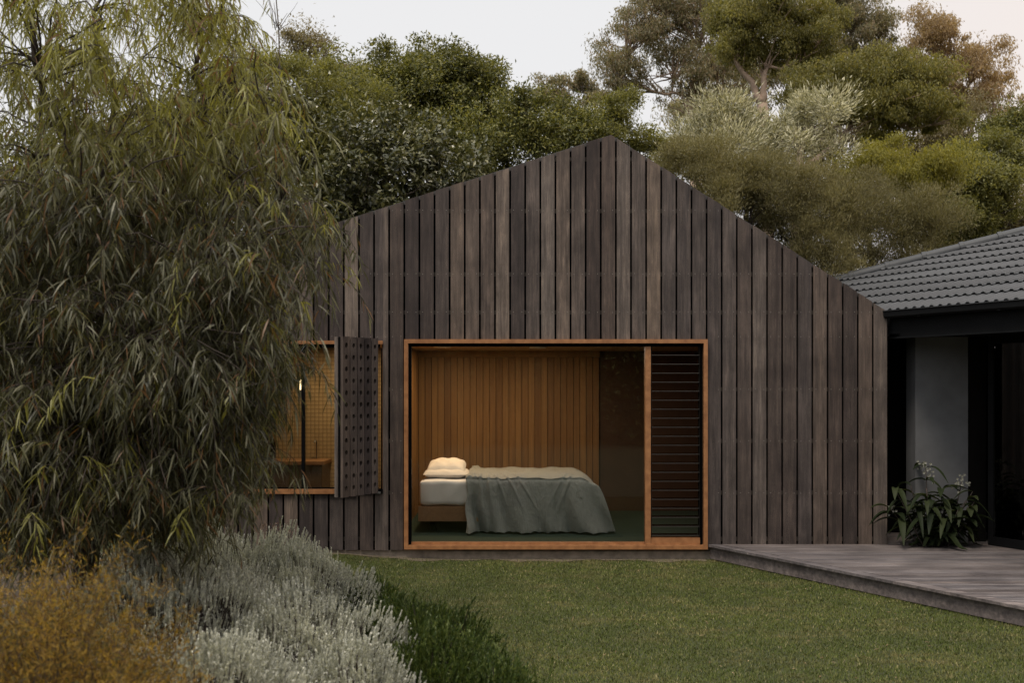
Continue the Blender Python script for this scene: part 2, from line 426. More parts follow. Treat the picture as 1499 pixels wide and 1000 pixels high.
def wall_piece(mb, a, b, z0, z1f, y0, y1):       # vertical slab, sloped top from function
    cuts = [a] + ([X_AP] if a < X_AP < b else []) + [b]
    for p, q in zip(cuts[:-1], cuts[1:]):
        za, zb2 = (z1f(p), z1f(q)) if callable(z1f) else (z1f, z1f)
        mb.hexa([(p,y0,z0),(q,y0,z0),(q,y1,z0),(p,y1,z0),(p,y0,za),(q,y0,zb2),(q,y1,zb2),(p,y1,za)])
mem = MB(); zt = lambda x: ztop(x)-.03
wall_piece(mem, XL, W2[0], ZB+.02, zt, .045, .1)
wall_piece(mem, W2[0], W2[1], ZB+.02, W2[2], .045, .1); wall_piece(mem, W2[0], W2[1], W2[3], zt, .045, .1)
wall_piece(mem, W2[1], W1[0], ZB+.02, zt, .045, .1)
wall_piece(mem, W1[0], W1[1], W1[3], zt, .045, .1)
wall_piece(mem, W1[1], XR, ZB+.02, zt, .045, .1)
mem.build('wall', M['black'], house)
sw_ = MB(); 
sw_.box(XR-.1, XR-.002, .103, HD, 0.0, ztop(XR)-.05); sw_.box(XL, XL+.1, .103, HD, 0.0, ztop(XL)-.05)
wall_piece(sw_, XL+.1, XR-.1, 0, zt, HD-.1, HD)
sw_.build('side_wall', M['darkpaint'], house)
rf = MB()
for a, b in ((XL-.0, X_AP), (X_AP, XR)):
    rf.hexa([(a,.05,ztop(a)-.05),(b,.05,ztop(b)-.05),(b,HD+.1,ztop(b)-.05),(a,HD+.1,ztop(a)-.05),
             (a,.05,ztop(a)-.004),(b,.05,ztop(b)-.004),(b,HD+.1,ztop(b)-.004),(a,HD+.1,ztop(a)-.004)])
rf.build('roof', M['darkpaint'], house)
fl = MB()                                          # thin barge flashing
for a, b in ((XL, X_AP), (X_AP, XR)):
    fl.hexa([(a,.024,ztop(a)-.03),(b,.024,ztop(b)-.03),(b,.048,ztop(b)-.03),(a,.048,ztop(a)-.03),
             (a,.024,ztop(a)+.006),(b,.024,ztop(b)+.006),(b,.048,ztop(b)+.006),(a,.048,ztop(a)+.006)])
fl.build('barge_flashing', M['flash'], house)
pl = MB(); pl.box(XL+.02, WX(640), .03, .08, -.05, ZB-.004); pl.box(WX(640), XR, .022, .08, -.05, WZ(807.5)); pl.build('plinth', M['plinth'], house)

# ---- bedroom window
def frame_mb(x0,x1,z0,z1,t,y0,y1, tb=None):
    m = MB(); tb = tb or t
    m.box(x0,x0+t,y0,y1,z0,z1); m.box(x1-t,x1,y0,y1,z0,z1)
    m.box(x0+t,x1-t,y0,y1,z1-t,z1); m.box(x0+t,x1-t,y0,y1,z0,z0+tb); return m
x0,x1,z0,z1 = W1
win = frame_mb(x0,x1,z0,z1,.040,-.045,.10).build('window', M['frame'], house)
win['label'] = 'wide oiled timber picture window onto the bedroom'
ix0,ix1,iz0,iz1 = x0+.04, x1-.04, z0+.04, z1-.04
rv = MB()       # black rebate
rv.box(ix0,ix0+.028,.02,.075,iz0,iz1); rv.box(ix1-.03,ix1,.02,.075,iz0,iz1); rv.box(ix0+.028,ix1-.03,.02,.075,iz1-.03,iz1)
rv.build('rebate', M['black'], win)
XM0, XM1 = WX(944.5), WX(952.5)
mm = MB(); mm.box(XM0,XM1,-.01,.09,iz0+.002,iz1-.032); mm.build('mullion', M['frame'], win)
sl = MB(); sl.box(ix0+.029,XM0-.002,.012,.085,iz0+.001,WZ(796)+.01); sl.build('sill', M['frame'], win)
lr = MB(); lr.box(XM1+.001,ix1-.031,.0,.085,iz0+.001,WZ(787)); lr.build('bottom_rail', M['frame'], win)
gp = MB(); gp.box(ix0+.029,XM0-.001,.045,.051,WZ(796)+.011,iz1-.031); gp.build('pane', M['glass'], win)
nb = 21
EDGE = m_plain('ground_glass_edge', (.05,.045,.042), .35, .1, 20, 0, .5)
for i in range(nb):
    zc = WZ(784) + (WZ(520)-WZ(784))*i/(nb-1); a, b = XM1+.012, ix1-.04
    MB().hexa([(a,-.006,zc-.0025),(b,-.006,zc-.0025),(b,.10,zc+.002),(a,.10,zc+.002),(a,-.006,zc+.0025),(b,-.006,zc+.0025),(b,.10,zc+.007),(a,.10,zc+.007)]).build('louvre_blade', M['louvre'], win)
    MB().box(a, b, -.010, -.0062, zc-.003, zc+.0025).build('blade_edge', EDGE, win)
lc = MB(); lc.box(XM1+.001,XM1+.011,-.008,.07,WZ(787)+.001,iz1-.032); lc.box(ix1-.039,ix1-.031,-.008,.07,WZ(787)+.001,iz1-.032)
lc.build('louvre_channel', M['ink'], win)

# ---- bathroom window
x0,x1,z0,z1 = W2
wbm = MB(); wbm.box(x0,x1,-.028,.10,z1-.034,z1); wbm.box(x0,WX(520),-.034,.10,z0,z0+.045); wbm.box(x0,x0+.034,-.02,.10,z0+.046,z1-.035); wbm.box(x1-.012,x1,.024,.10,z0+.046,z1-.035)
wb = wbm.build('window', M['frame'], house)
wb['label'] = 'smaller timber window of the bathroom, half behind the shutter'
rv = MB(); rv.box(x0+.035,x1-.035,.02,.07,z1-.07,z1-.035); rv.box(x0+.035,x0+.05,.02,.07,z0+.046,z1-.071); rv.box(x1-.020,x1-.013,.0,.07,z0+.046,z1-.071); rv.box(WX(520)+.001,x1,-.015,.09,z0,z0+.044)
rv.box(x0+.051,x1-.051,.02,.07,z0+.046,z0+.060)
rv.build('rebate', M['black'], wb)
mb = MB(); mb.box(WX(440.5),WX(445.5),.02,.07,z0+.061,z1-.071); mb.build('mullion', M['black'], wb)
for a,b in ((x0+.051,WX(440.5)-.001),(WX(445.5)+.001,x1-.021)):
    gp = MB(); gp.box(a,b,.04,.045,z0+.061,z1-.072); gp.build('pane', M['glass'], wb)

# ---- bifold shutter leaf with rows of round holes (a thing that hinges on the frame = part of house)
def shutter():
    ax = np.array([WX(549), -.05]); bx = np.array([-1.663, -.555])
    d = bx-ax; Wd = np.linalg.norm(d); u = d/Wd; nrm = np.array([-u[1], u[0]])
    if nrm[1] > 0: nrm = -nrm
    zt_, zb_ = WZ(496.5), WZ(721)
    root = MB(); th=.05; nb=5; bw=Wd/nb
    def pt(s, t, z): q = ax+u*s+nrm*t; return (q[0],q[1],z)
    rows=13; zs=[zt_-.085-(zt_-zb_-.17)*r/(rows-1) for r in range(rows)]
    NSEG=16
    for b in range(nb):
        s0, s1 = b*bw+.005, (b+1)*bw-.005; sm=(s0+s1)/2
        # front face with holes: cells
        edges=[zb_]+[(zs[r]+zs[r+1])/2 for r in range(rows-1)][::-1]+[zt_]
        zc=zs[::-1]
        for r in range(rows):
            e0,e1=edges[r],edges[r+1]; zz=zc[r]; rr_s,rr_z=.021,.026
            ring=[];outer=[]
            for q in range(NSEG):
                a=2*math.pi*(q+.5)/NSEG; ring.append((sm+rr_s*math.cos(a), zz+rr_z*math.sin(a)))
                ca,sa=math.cos(a),math.sin(a)
                ks=min(((s1-sm)/abs(ca)) if abs(ca)>1e-6 else 9, ((e1-zz) if sa>0 else (zz-e0))/abs(sa) if abs(sa)>1e-6 else 9)
                outer.append((sm+ks*ca, zz+ks*sa))
            V=[pt(s,th,z) for s,z in ring]+[pt(s,th,z) for s,z in outer]+[pt(s,th-.032,z) for s,z in ring]
            f=[]
            for q in range(NSEG):
                q2=(q+1)%NSEG
                f.append((q,q2,NSEG+q2,NSEG+q)); f.append((q2,q,2*NSEG+q,2*NSEG+q2))
            root.add(V,f4=f,a=[90.0+b]*len(V))
            # corners
            cs=[(s1,e1),(s0,e1),(s0,e0),(s1,e0)]
            for ci,c in enumerate(cs):
                q=NSEG//4*ci+NSEG//8-1+0; q2=(q+1)%NSEG
                root.add([pt(outer[q][0],th,outer[q][1]),pt(c[0],th,c[1]),pt(outer[q2][0],th,outer[q2][1])],f3=[(0,1,2)],a=[90.0+b]*3)
        # sides of the slat
        for (sa_,sb_) in ((s0,s0),(s1,s1)):
            root.add([pt(sa_,th,zb_),pt(sa_,th,zt_),pt(sa_,th-.03,zt_),pt(sa_,th-.03,zb_)],f4=[(0,1,2,3)],a=[90.0+b]*4)
        for z in (zb_,zt_):
            root.add([pt(s0,th,z),pt(s1,th,z),pt(s1,th-.03,z),pt(s0,th-.03,z)],f4=[(0,1,2,3)],a=[90.0+b]*4)
    o = root.build('shutter', M['clad'], house, attr=True); o['label']='open timber shutter leaf pierced with rows of round holes'
    bk=MB(); bk.hexa([pt(.0,-.002,zb_+.004),pt(Wd,-.002,zb_+.004),pt(Wd,th-.033,zb_+.004),pt(0,th-.033,zb_+.004),
             pt(0,-.002,zt_-.004),pt(Wd,-.002,zt_-.004),pt(Wd,th-.033,zt_-.004),pt(0,th-.033,zt_-.004)]); bk.build('shutter_frame', M['black'], o)
    # folded second leaf seen edge-on
    b2=MB(); c0=ax+u*(Wd+.004); 
    b2.hexa([pt(.02,-.045,zb_+.002),pt(Wd+.006,-.045,zb_+.002),pt(Wd+.006,-.005,zb_+.002),pt(.02,-.005,zb_+.002),
             pt(.02,-.045,zt_-.002),pt(Wd+.006,-.045,zt_-.002),pt(Wd+.006,-.005,zt_-.002),pt(.02,-.005,zt_-.002)],a=77.0)
    b2.build('folded_leaf', M['clad'], o, attr=True)
    ar=MB(); q=pt(.02,.05,0); ar.box(WX(545),WX(558),-.075,-.03,WZ(722),WZ(719.5)); ar.build('hinge', M['metal'], o)
    pb=MB(); pb.box(WX(548.5),WX(551),-.012,.02,zb_+.03,zt_-.04); pb.build('hinge_post', M['frame'], o)
shutter()

# ---- rooms
FZ = .158
YB = 3.06
fl = MB(); fl.box(-1.24, 2.6, .101, YB, FZ-.05, FZ); fo=fl.build('floor', M['carpet'], house)
cl = MB(); cl.box(-2.95, 3.4, .101, YB+.05, 2.22, 2.27); cl.build('ceiling', M['ceil'], house)
ln = MB(); x = -1.2; kk=0
while x < WX(868)*14.06/11:
    wdt = .083; ln.box(x, x+wdt-.006, YB-.02-(.012 if kk%2 else 0), YB+.03, FZ, 2.219, a=float(kk)); x += wdt; kk+=1
bkx = x
ln.box(-1.2,bkx,YB+.031,YB+.05,FZ,2.219,a=99.)
y=.11; 
while y < YB-.09:
    ln.box(-1.235, -1.205+(.010 if kk%2 else 0), y, y+.079, FZ, 2.219, a=float(kk)); y += .083; kk+=1
ln.build('wall_lining', M['lining'], house, attr=True)
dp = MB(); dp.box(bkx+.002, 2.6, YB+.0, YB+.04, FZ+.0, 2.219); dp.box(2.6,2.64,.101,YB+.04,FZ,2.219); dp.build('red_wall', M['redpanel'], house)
tr = MB(); tr.box(-1.2, bkx, YB-.11, YB-.033, 2.14, 2.218); tr.build('pelmet', M['lining'], house, attr=True)
# bathroom
bf = MB(); bf.box(-2.9,-1.26,.101,2.04,.11,.16); bf.box(-2.9,-1.26,2.0,2.04,.161,2.219)
bf.box(-2.93,-2.9,.101,2.04,.161,2.219); bf.box(-1.29,-1.26,.101,1.999,.161,2.219); bf.build('tiled_wall', M['tiles'], house)
van = thing('vanity', (-2.35,1.7,.16), 'plain boxy bathroom cabinet beside the tiled wall behind the small window', 'vanity')
v=MB(); v.box(-2.85,-2.17,1.45,1.99,.17,.86); v.build('cabinet', M['vanity'], van)
v=MB(); v.box(-2.86,-2.15,1.43,1.995,.862,.90); v.build('countertop', M['bedwood'], van)
v=MB(); v.tube([(-2.31,1.88,.905),(-2.31,1.88,1.10),(-2.31,1.80,1.13),(-2.31,1.74,1.10)],.009,8); v.build('tap', M['metal'], van, smooth=True)
wl = thing('wall_light', (-2.51,1.96,1.75), 'small glowing bathroom wall light left of the shutter', 'wall light')
v=MB(); v.tube([(-2.51,1.95,1.72),(-2.51,1.95,1.84)],.012,10); v.build('tube', M['warm'], wl, smooth=True)
v=MB(); v.box(-2.53,-2.49,1.975,1.998,1.64,1.88); v.build('backplate', M['metal'], wl)

# downlights (fittings in both ceilings; the pair near the glass is added fill light)
def downlight(x,y,pw,label,size=.10):
    t = thing('ceiling_light', (x,y,2.22), label, 'ceiling light', 'recessed ceiling lights')
    m=MB(); an=np.arange(17)*2*np.pi/16
    ring=np.array([[(x+r*math.cos(a),y+r*math.sin(a),z) for a in an] for r,z in ((size,2.219),(size,2.205),(size*.8,2.203),(size*.78,2.215))])
    m.grid(ring); m.build('trim', M['white'], t, smooth=True)
    l=bpy.data.lights.new('bulb','AREA'); l.shape='DISK'; l.size=size*1.5; l.energy=pw; l.color=(1,.66,.35) if pw!=8 else (1,.88,.76)
    o=bpy.data.objects.new('bulb',l); col.objects.link(o); o.parent=t; o.location=(0,0,-.02)
downlight(-.80,1.5,19,'round recessed light in the bedroom ceiling above the pillows')
downlight(.30,1.7,10,'round recessed light in the bedroom ceiling above the middle of the bed')
downlight(.95,.50,8,'added round fill light in the bedroom ceiling near the glass')  # added, with the next one, to brighten the front side of the bed
downlight(-.6,.5,8,'added round fill light in the bedroom ceiling near the left end of the glass')
downlight(-1.95,1.2,13,'round recessed light in the bathroom ceiling')

# ---- bed
bed = thing('bed', (.05,1.5,FZ), 'timber bed with white mattress seen through the wide window', 'bed')
BY0, BY1 = .86, 2.26; BX0, BX1 = WX(612)*11.84/11, .84
b=MB(); b.box(BX0,BX1,BY0,BY0+.03,.285,.45); b.box(BX0,BX1,BY1-.03,BY1,.285,.45); b.box(BX0,BX0+.03,BY0+.031,BY1-.031,.285,.45); b.box(BX1-.03,BX1,BY0+.031,BY1-.031,.285,.45)
b.build('bed_rail', M['bedwood'], bed)
for xx in (BX0+.12,BX1-.2):
    for yy in (BY0+.15,BY1-.2):
        b=MB(); b.box(xx,xx+.07,yy,yy+.07,FZ,.29); b.build('leg', M['ink'], bed)
def soft_box(x0,x1,y0,y1,z0,z1,r=.05,n=28,amp=.006,seed=0):
    g2=np.random.default_rng(seed)
    ph=g2.uniform(0,6.28,8)
    m=MB(); u=np.linspace(-1,1,n)
    c=np.array([(x0+x1)/2,(y0+y1)/2,(z0+z1)/2]); hh=np.array([(x1-x0)/2,(y1-y0)/2,(z1-z0)/2])
    for axis in range(3):
        for s in (-1,1):
            a,b_=np.meshgrid(u,u); q=np.zeros((n,n,3)); q[...,axis]=s; q[...,(axis+1)%3]=a*s; q[...,(axis+2)%3]=b_
            pp=q*hh; inner=np.clip(pp,-(hh-r),(hh-r)); dd=pp-inner; L=np.linalg.norm(dd,axis=-1,keepdims=True); pp=inner+dd/np.maximum(L,1e-6)*np.minimum(L,r)
            X=pp+c; X[...,1]+=amp*np.sin(X[...,0]*23+ph[0]+3*np.sin(X[...,2]*11+ph[1])); X[...,2]+=amp*np.sin(X[...,0]*17+X[...,1]*9+ph[2])
            m.grid(X)
    return m
soft_box(BX0+.01,BX1-.01,BY0+.005,BY1-.01,.452,.735,.05,30,.004).build('mattress', M['sheet'], bed, smooth=True)
def pillow_mb(cx,cy,cz,lx,ly,lz,tilt,seed):
    g2=np.random.default_rng(seed); m=MB(); n=26; u=np.linspace(-1,1,n); a,b_=np.meshgrid(u,u)
    for s in (-1,1):
        edge=np.clip((1-np.abs(a)**3.2)*(1-np.abs(b_)**3.2),0,1)**.5
        X=a*lx/2*(1-.05*b_**2); Y=b_*ly/2*(1-.05*a**2); Z=s*lz/2*edge + .006*np.sin(a*9+g2.uniform(0,6)+b_*5)*edge
        Zr=Z*math.cos(tilt)+Y*math.sin(tilt)*0; 
        Y2=Y*math.cos(tilt)-Z*math.sin(tilt); Z2=Y*math.sin(tilt)+Z*math.cos(tilt)
        V=np.stack([X+cx,Y2+cy,Z2+cz],-1); m.grid(V if s>0 else V[:,::-1])
    return m
px0=(WX(652))*12.1/11
p1=thing('pillow',(px0,1.35,.74),'lower flat pale pillow lying on the white mattress','pillow','pillows on the bed')
pillow_mb(px0,1.34,.782,.50,.74,.12,0,1).build('cover',M['pillow'],p1,smooth=True)
p2=thing('pillow',(px0,1.4,.86),'upper plump pillow stacked on the flat pillow','pillow','pillows on the bed')
pillow_mb(px0,1.40,.842,.43,.62,.17,.08,2).build('cover',M['pillow'],p2,smooth=True)

# ---- blanket (cloth draped over the bed with folds)
def blanket():
    xa, xb_ = (683-CX)/F*11.82, (872-CX)/F*11.9
    nu, nv = 220, 150
    U = np.linspace(0,1,nu); m=MB()
    topz=.772; W_=BY1-BY0+.02
    # v: arc length from floor front -> up side -> over the top -> back edge
    hgt = topz-FZ-.006; r=.06
    V_ = np.linspace(0,1,nv)
    u,v = np.meshgrid(U,V_,indexing='ij')
    x = xa + (xb_-xa)*u
    front = v < .5
    tt = np.clip(v/.5,0,1)              # 0 floor,1 top edge
    s2 = np.clip((v-.5)/.5,0,1)
    z = np.where(front, FZ+.006 + hgt*tt, topz)
    y = np.where(front, BY0-.034, BY0-.034 + (W_+.0)*s2)
    # rounded shoulder
    k=np.exp(-((v-.5)/.035)**2); z -= .016*k; y += .022*k*np.where(front,1,0)
    # flare of the hanging cloth toward the floor and the pleats
    down = np.clip(1-tt,0,1)*front
    fold = (np.sin(u*29+1.2+1.5*np.sin(v*5))*(.3+.7*np.exp(-((u-.08)/.13)**2)+.5*np.exp(-((u-.88)/.12)**2)) + .45*np.sin(u*53+v*9)*np.exp(-((u-.1)/.16)**2)
            + .30*np.sin(u*13+2.1)+.20*np.sin(u*71+4*v)*np.exp(-((u-.85)/.2)**2))
    y -= (.032+.075*down)*down**.5*(.55+.95*fold) * (front) + .018*down
    z += np.where(front, .014*down**3*np.abs(np.sin(u*47+2))+.012*down**3*np.abs(np.sin(u*19+1)), 0)
    x += .20*down**.8*np.clip((u-.72)/.28,0,1)**1.3 - .0*down
    x += .012*np.sin(v*21+u*11)*np.exp(-(u/.05)**2)
    # diagonal drag folds from the top edge at one third of the length
    for (u0,sl_,am,wd) in ((.20,.30,.016,.010),(.27,.42,.018,.010),(.34,.50,.014,.010),(.83,-.30,.015,.012),(.79,-.42,.010,.012),(.10,.04,.022,.012),(.16,.07,.012,.010)):
        dd = u-(u0+sl_*(.62-v)); win=np.exp(-((v-.42)/.17)**2)
        y -= np.where(front, am*np.exp(-(dd/wd)**2)*win,0); z += np.where(~front, am*np.exp(-(dd/wd)**2)*np.exp(-((v-.5)/.15)**2),0)
    # top: gathered rumples near the pillow end and gentle waves
    top = ~front
    z += np.where(top, .006*np.sin(u*17+s2*8)+.004*np.sin(u*37-s2*5)+.028*np.exp(-((u-.04)/.035)**2)*np.abs(np.sin(s2*14+u*60))*1.0, 0)
    # foot end hangs down past the mattress
    endd = np.clip((u-.86)/.14,0,1)
    z -= np.where(top, .10*endd**2,.07*endd**2*np.exp(-down*4))
    m.grid(np.stack([x,y,z],-1))
    # end skirt
    ue=np.linspace(0,1,40); ve=np.linspace(0,1,60); a,b_=np.meshgrid(ue,ve,indexing='ij')
    xe=x[-1,nv//2]+ (.18*a + .02*np.sin(b_*23)*a); ye=BY0-.01+b_*(W_+.0); ze=topz-.10-(topz-.10-FZ-.01)*a
    # first column follows the front corner of the drape
    lead=x[-1,:nv//2][::-1]; zl=z[-1,:nv//2][::-1]; yl=y[-1,:nv//2][::-1]
    ii=np.linspace(0,len(lead)-1,40).astype(int)
    ww=np.exp(-b_*14)
    xe=xe*(1-ww)+lead[ii][:,None]*ww; ye=ye*(1-ww)+yl[ii][:,None]*ww; ze=ze*(1-ww)+zl[ii][:,None]*ww
    m.grid(np.stack([xe,ye,ze],-1))
    o=m.build('blanket', M['blanket'], smooth=True)
    md=o.modifiers.new('s','SOLIDIFY'); md.thickness=.006; md.offset=0
    tag(o,'rumpled grey green blanket draped over the bed down to the floor','blanket')
blanket()

# ------------------------------------------------------------------ deck
dk = thing('deck', (3.6,-1.5,0), 'low grey timber deck with an angled edge beside the lawn', 'deck')
DZ=.158; Bp=A+E*9.0; Cp=Bp+N*4.5
def deck():
    m=MB(); yb=-.006; w_=.088; gp_=.005; k=0
    # border board along slanted edge
    bw=.10
    n2=np.array([N[0],N[1]])
    a=A+np.array([.0,-.01]); e0=a; e1=a+E*9
    q=[tuple(e0),tuple(e1),tuple(e1+n2*bw),tuple(e0+n2*bw+E*(-0.0))]
    while yb > -7.9:
        y1=yb; y0=yb-w_
        L=lambda y: deck_left(y)+bw/N[0]+.006
        xr=9.5
        # board split at random joints
        xs_=[None]+sorted(rng.uniform(4.5,9,2))+[xr]
        for i in range(3):
            a0=max(L(y0),-9 if xs_[i] is None else xs_[i]+.002); a1=max(L(y1),-9 if xs_[i] is None else xs_[i]+.002)
            b_=xs_[i+1]-.002
            if b_<=max(a0,a1)+.05: continue
            zo=rng.uniform(-.0012,.0012)
            m.hexa([(a0,y0,DZ-.022),(b_,y0,DZ-.022),(b_,y1,DZ-.022),(a1,y1,DZ-.022),(a0,y0,DZ+zo),(b_,y0,DZ+zo),(b_,y1,DZ+zo),(a1,y1,DZ+zo)],a=float(200+k)); k+=1
        yb-=w_+gp_
    # boards behind the gable corner
    yb=-.006+w_+gp_
    while yb<1.3:
        m.hexa([(XR+.004,yb-w_,DZ-.022),(9.5,yb-w_,DZ-.022),(9.5,yb,DZ-.022),(XR+.004,yb,DZ-.022),(XR+.004,yb-w_,DZ),(9.5,yb-w_,DZ),(9.5,yb,DZ),(XR+.004,yb,DZ)],a=float(200+k)); k+=1
        yb+=w_+gp_
    m.build('deck_boards', M['deck'], dk, attr=True)
    m=MB(); s=0.0
    while s<9:
        l=min(2.4,9-s); p0=a+E*(s+.002)-n2*.015; p1=a+E*(s+l-.002)-n2*.015; p2=p1+n2*(bw+.015); p3=p0+n2*(bw+.015)
        y_=0
        m.hexa([(p0[0],p0[1],DZ-.022),(p1[0],p1[1],DZ-.022),(p2[0],p2[1],DZ-.022),(p3[0],min(p3[1],-.006),DZ-.022),
                (p0[0],p0[1],DZ+.001),(p1[0],p1[1],DZ+.001),(p2[0],p2[1],DZ+.001),(p3[0],min(p3[1],-.006),DZ+.001)],a=300+s); s+=l
    m.build('edge_board', M['deckf'], dk, attr=True)
    m=MB()
    p0=a+n2*.02; p1=p0+E*9; p2=p1+n2*.03; p3=p0+n2*.03
    m.hexa([(p0[0],p0[1],.012),(p1[0],p1[1],.012),(p2[0],p2[1],.012),(p3[0],min(p3[1],-.004),.012),
            (p0[0],p0[1],DZ-.030),(p1[0],p1[1],DZ-.030),(p2[0],p2[1],DZ-.030),(p3[0],min(p3[1],-.004),DZ-.030)],a=7.)
    m.build('fascia', M['deckf'], dk, attr=True)
    m=MB(); p0=a+n2*.06; p1=p0+E*9
    m.prism([(p0[0],p0[1]),(p1[0],p1[1]),(9.5,p1[1]),(9.5,-.02),(p0[0]+.1,-.02)], .004, DZ-.04); m.build('substructure', M['ink'], dk)
deck()

# ------------------------------------------------------------------ old house on the right
oh = thing('old_house', (6.5,0,0), 'low older house with a grey tiled hip roof and dark eaves at the right', 'house')
G0 = np.array([4.05,-.376]);       # point on gutter line (world x, y) -> y = dist-11 : dist 10.62
def gpt(t, off=0.0): return G0 + E*t + N*off
Wp = np.array([4.72,0.04])         # start of glass wall line
S0, S1 = -4.74, 9.0
Z_E = 2.516; TP=.346; 
# roof as stepped tile courses
def roof():
    m=MB(); pitch=math.atan(TP); cg=.365/1.0; ncourse=16; per=.104
    sl2=cg*math.cos(pitch); rise=cg*math.sin(pitch)
    for c in range(ncourse):
        o0=c*sl2; o1=o0+sl2+.03
        # extent along t: hip from the far corner; t start = S0 + o
        t0=S0+o0-.02; t1=S1
        # clip to x >= XR -.0 : x = G0x+E0 t+N0 o
        t0=max(t0,(XR-.02-G0[0]-N[0]*o1)/E[0])
        if c>9: t0=max(t0,S0+o0-.02)
        n=int((t1-t0)/per*8)+2; t=np.linspace(t0,t1,n)
        phase=(t/per)%1.0
        prof=.017*np.clip(np.cos((phase-.5)*2*np.pi)*2.2+.2,-.1,.9)      # rolls
        zb=Z_E+c*rise
        zf=zb+.020+prof; zk=zb+rise-.004+prof*.55
        # rows: front bottom, front top, back
        def row(o,z): return np.stack([G0[0]+E[0]*t+N[0]*o, G0[1]+E[1]*t+N[1]*o, z+0*t],-1)
        # mask hip: t must be >= S0+o at the back
        rows=np.stack([row(o0+.012,zf-.012), row(o0-.004,zf-.010), row(o0+.002,zf), row(o1,zk+ .03*TP)],0)
        # trim the back edge along the hip
        lim=S0+o1; bt_=np.maximum(t,lim) if t[0]<lim else t
        rows[3]=np.stack([G0[0]+E[0]*bt_+N[0]*o1, G0[1]+E[1]*bt_+N[1]*o1, zk+.03*TP],-1)
        m.grid(rows[:, ::1])
    m.build('roof_tiles', M['tile'], oh)
    # under-deck so no light leaks
    u=MB(); zz=lambda o: Z_E+TP*o-.03
    def q(t,o,dz=0): p=gpt(t,o); return (p[0],p[1],zz(o)+dz)
    om=5.84
    u.add([q(S0,0.03),q(S1,0.03),q(S1,om),q(S0+om,om)],f4=[(0,1,2,3)])
    # the other hip face, falling away to the back left
    e2=np.array([-N[0],-N[1]])
    c0=gpt(S0,0)
    def h(s): return (G0[0]+E[0]*(S0+s)+N[0]*s, G0[1]+E[1]*(S0+s)+N[1]*s, Z_E+TP*s-.03)
    far=gpt(S0,2*om)
    u.add([h(0),h(om),(far[0],far[1],Z_E-.03)],f3=[(0,1,2)])
    u.build('roof_underlay', M['ink'], oh)
    # ridge caps along the hip
    k=0; s=.0; L=.44/1.414
    dirh=np.array([E[0]+N[0],E[1]+N[1],TP]); 
    while s<5.8:
        p0=np.array([*gpt(S0+s,s),Z_E+TP*s+.005]); p1=p0+dirh*(L+.03)
        if p0[0]>XR-.1:
            d=dirh/np.linalg.norm(dirh); side=np.cross(d,[0,0,1]); side/=np.linalg.norm(side); up=np.cross(side,d)
            an=np.linspace(-.35,math.pi+.35,12); R0=.10
            def arc(p,r): return np.array([p+side*r*math.cos(a)+up*r*math.sin(a)*.75 for a in an])
            rc=MB(); V=np.stack([arc(p0,R0*.88),arc(p0,R0+.008),arc(p0+d*.05,R0+.008),arc(p0+d*.055,R0-.002),arc(p1,R0-.012)],0); rc.grid(V)
            rc.build('ridge_tile', M['ridge'], oh, smooth=False)
        s+=L
roof()
def eave_slab(t0,t1,o0,o1,z0,z1):
    m=MB(); p=[gpt(t0,o0),gpt(t1,o0),gpt(t1,o1),gpt(t0,o1)]
    m.hexa([(*q,z0) for q in p]+[(*q,z1) for q in p]); return m
TG0=(XR+.006-G0[0])/E[0]
def gutter():
    m=MB(); prof=[(.02,2.44),(-.075,2.44),(-.095,2.455),(-.10,2.50),(-.11,2.512),(-.10,2.518),(-.09,2.508)]
    prof=[(o,z) for o,z in prof]
    rows=np.array([[(*gpt(t,o),z) for o,z in prof] for t in (TG0+.06,S1)]); m.grid(rows); m.build('gutter', M['gutter'], oh)
gutter()
for i in range(7):
    t_=TG0+.5+i*.9; eave_slab(t_,t_+.025,-.104,-.001,2.434,2.4395).build('gutter_bracket', M['gutter'], oh)
eave_slab(TG0+.02,S1,-.001,.03,2.235,2.505).build('fascia_board', M['fascia'], oh)
eave_slab(TG0+.02,S1,-.012,-.002,2.235,2.25).build('fascia_trim', M['gutter'], oh)
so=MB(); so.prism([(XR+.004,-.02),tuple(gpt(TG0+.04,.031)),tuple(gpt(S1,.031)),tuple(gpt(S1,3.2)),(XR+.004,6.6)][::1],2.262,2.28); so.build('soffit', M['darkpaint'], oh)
# grey rendered pier and dark recess
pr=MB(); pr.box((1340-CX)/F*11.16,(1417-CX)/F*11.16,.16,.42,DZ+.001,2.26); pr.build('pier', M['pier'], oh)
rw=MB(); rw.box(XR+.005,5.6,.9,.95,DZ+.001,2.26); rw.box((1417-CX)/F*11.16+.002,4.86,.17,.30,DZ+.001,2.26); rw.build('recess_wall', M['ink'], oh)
# glass doors along E
def wpt(s,o=0): return Wp+E*s+N*o
def wslab(s0,s1,o0,o1,z0,z1,m=None):
    m=m or MB(); p=[wpt(s0,o0),wpt(s1,o0),wpt(s1,o1),wpt(s0,o1)]
    m.hexa([(*q,z0) for q in p]+[(*q,z1) for q in p]); return m
for i in range(5):
    s0=.12+i*1.15; s1=s0+1.14
    d=MB(); wslab(s0,s0+.06,0,.05,DZ,2.26,d); wslab(s1-.06,s1,0,.05,DZ,2.26,d); wslab(s0+.06,s1-.06,0,.05,2.18,2.26,d); wslab(s0+.06,s1-.06,0,.05,DZ,DZ+.09,d)
    dd=d.build('glass_door', M['darkpaint'], oh)
    wslab(s0+.061,s1-.061,.02,.028,DZ+.091,2.179).build('pane', M['dglass'], dd)
ir=MB(); wslab(-.3,7,2.8,2.85,DZ,2.26,ir); wslab(-.05,.0,.3,2.8,DZ,2.26,ir); ir.build('inner_wall', M['ink'], oh)
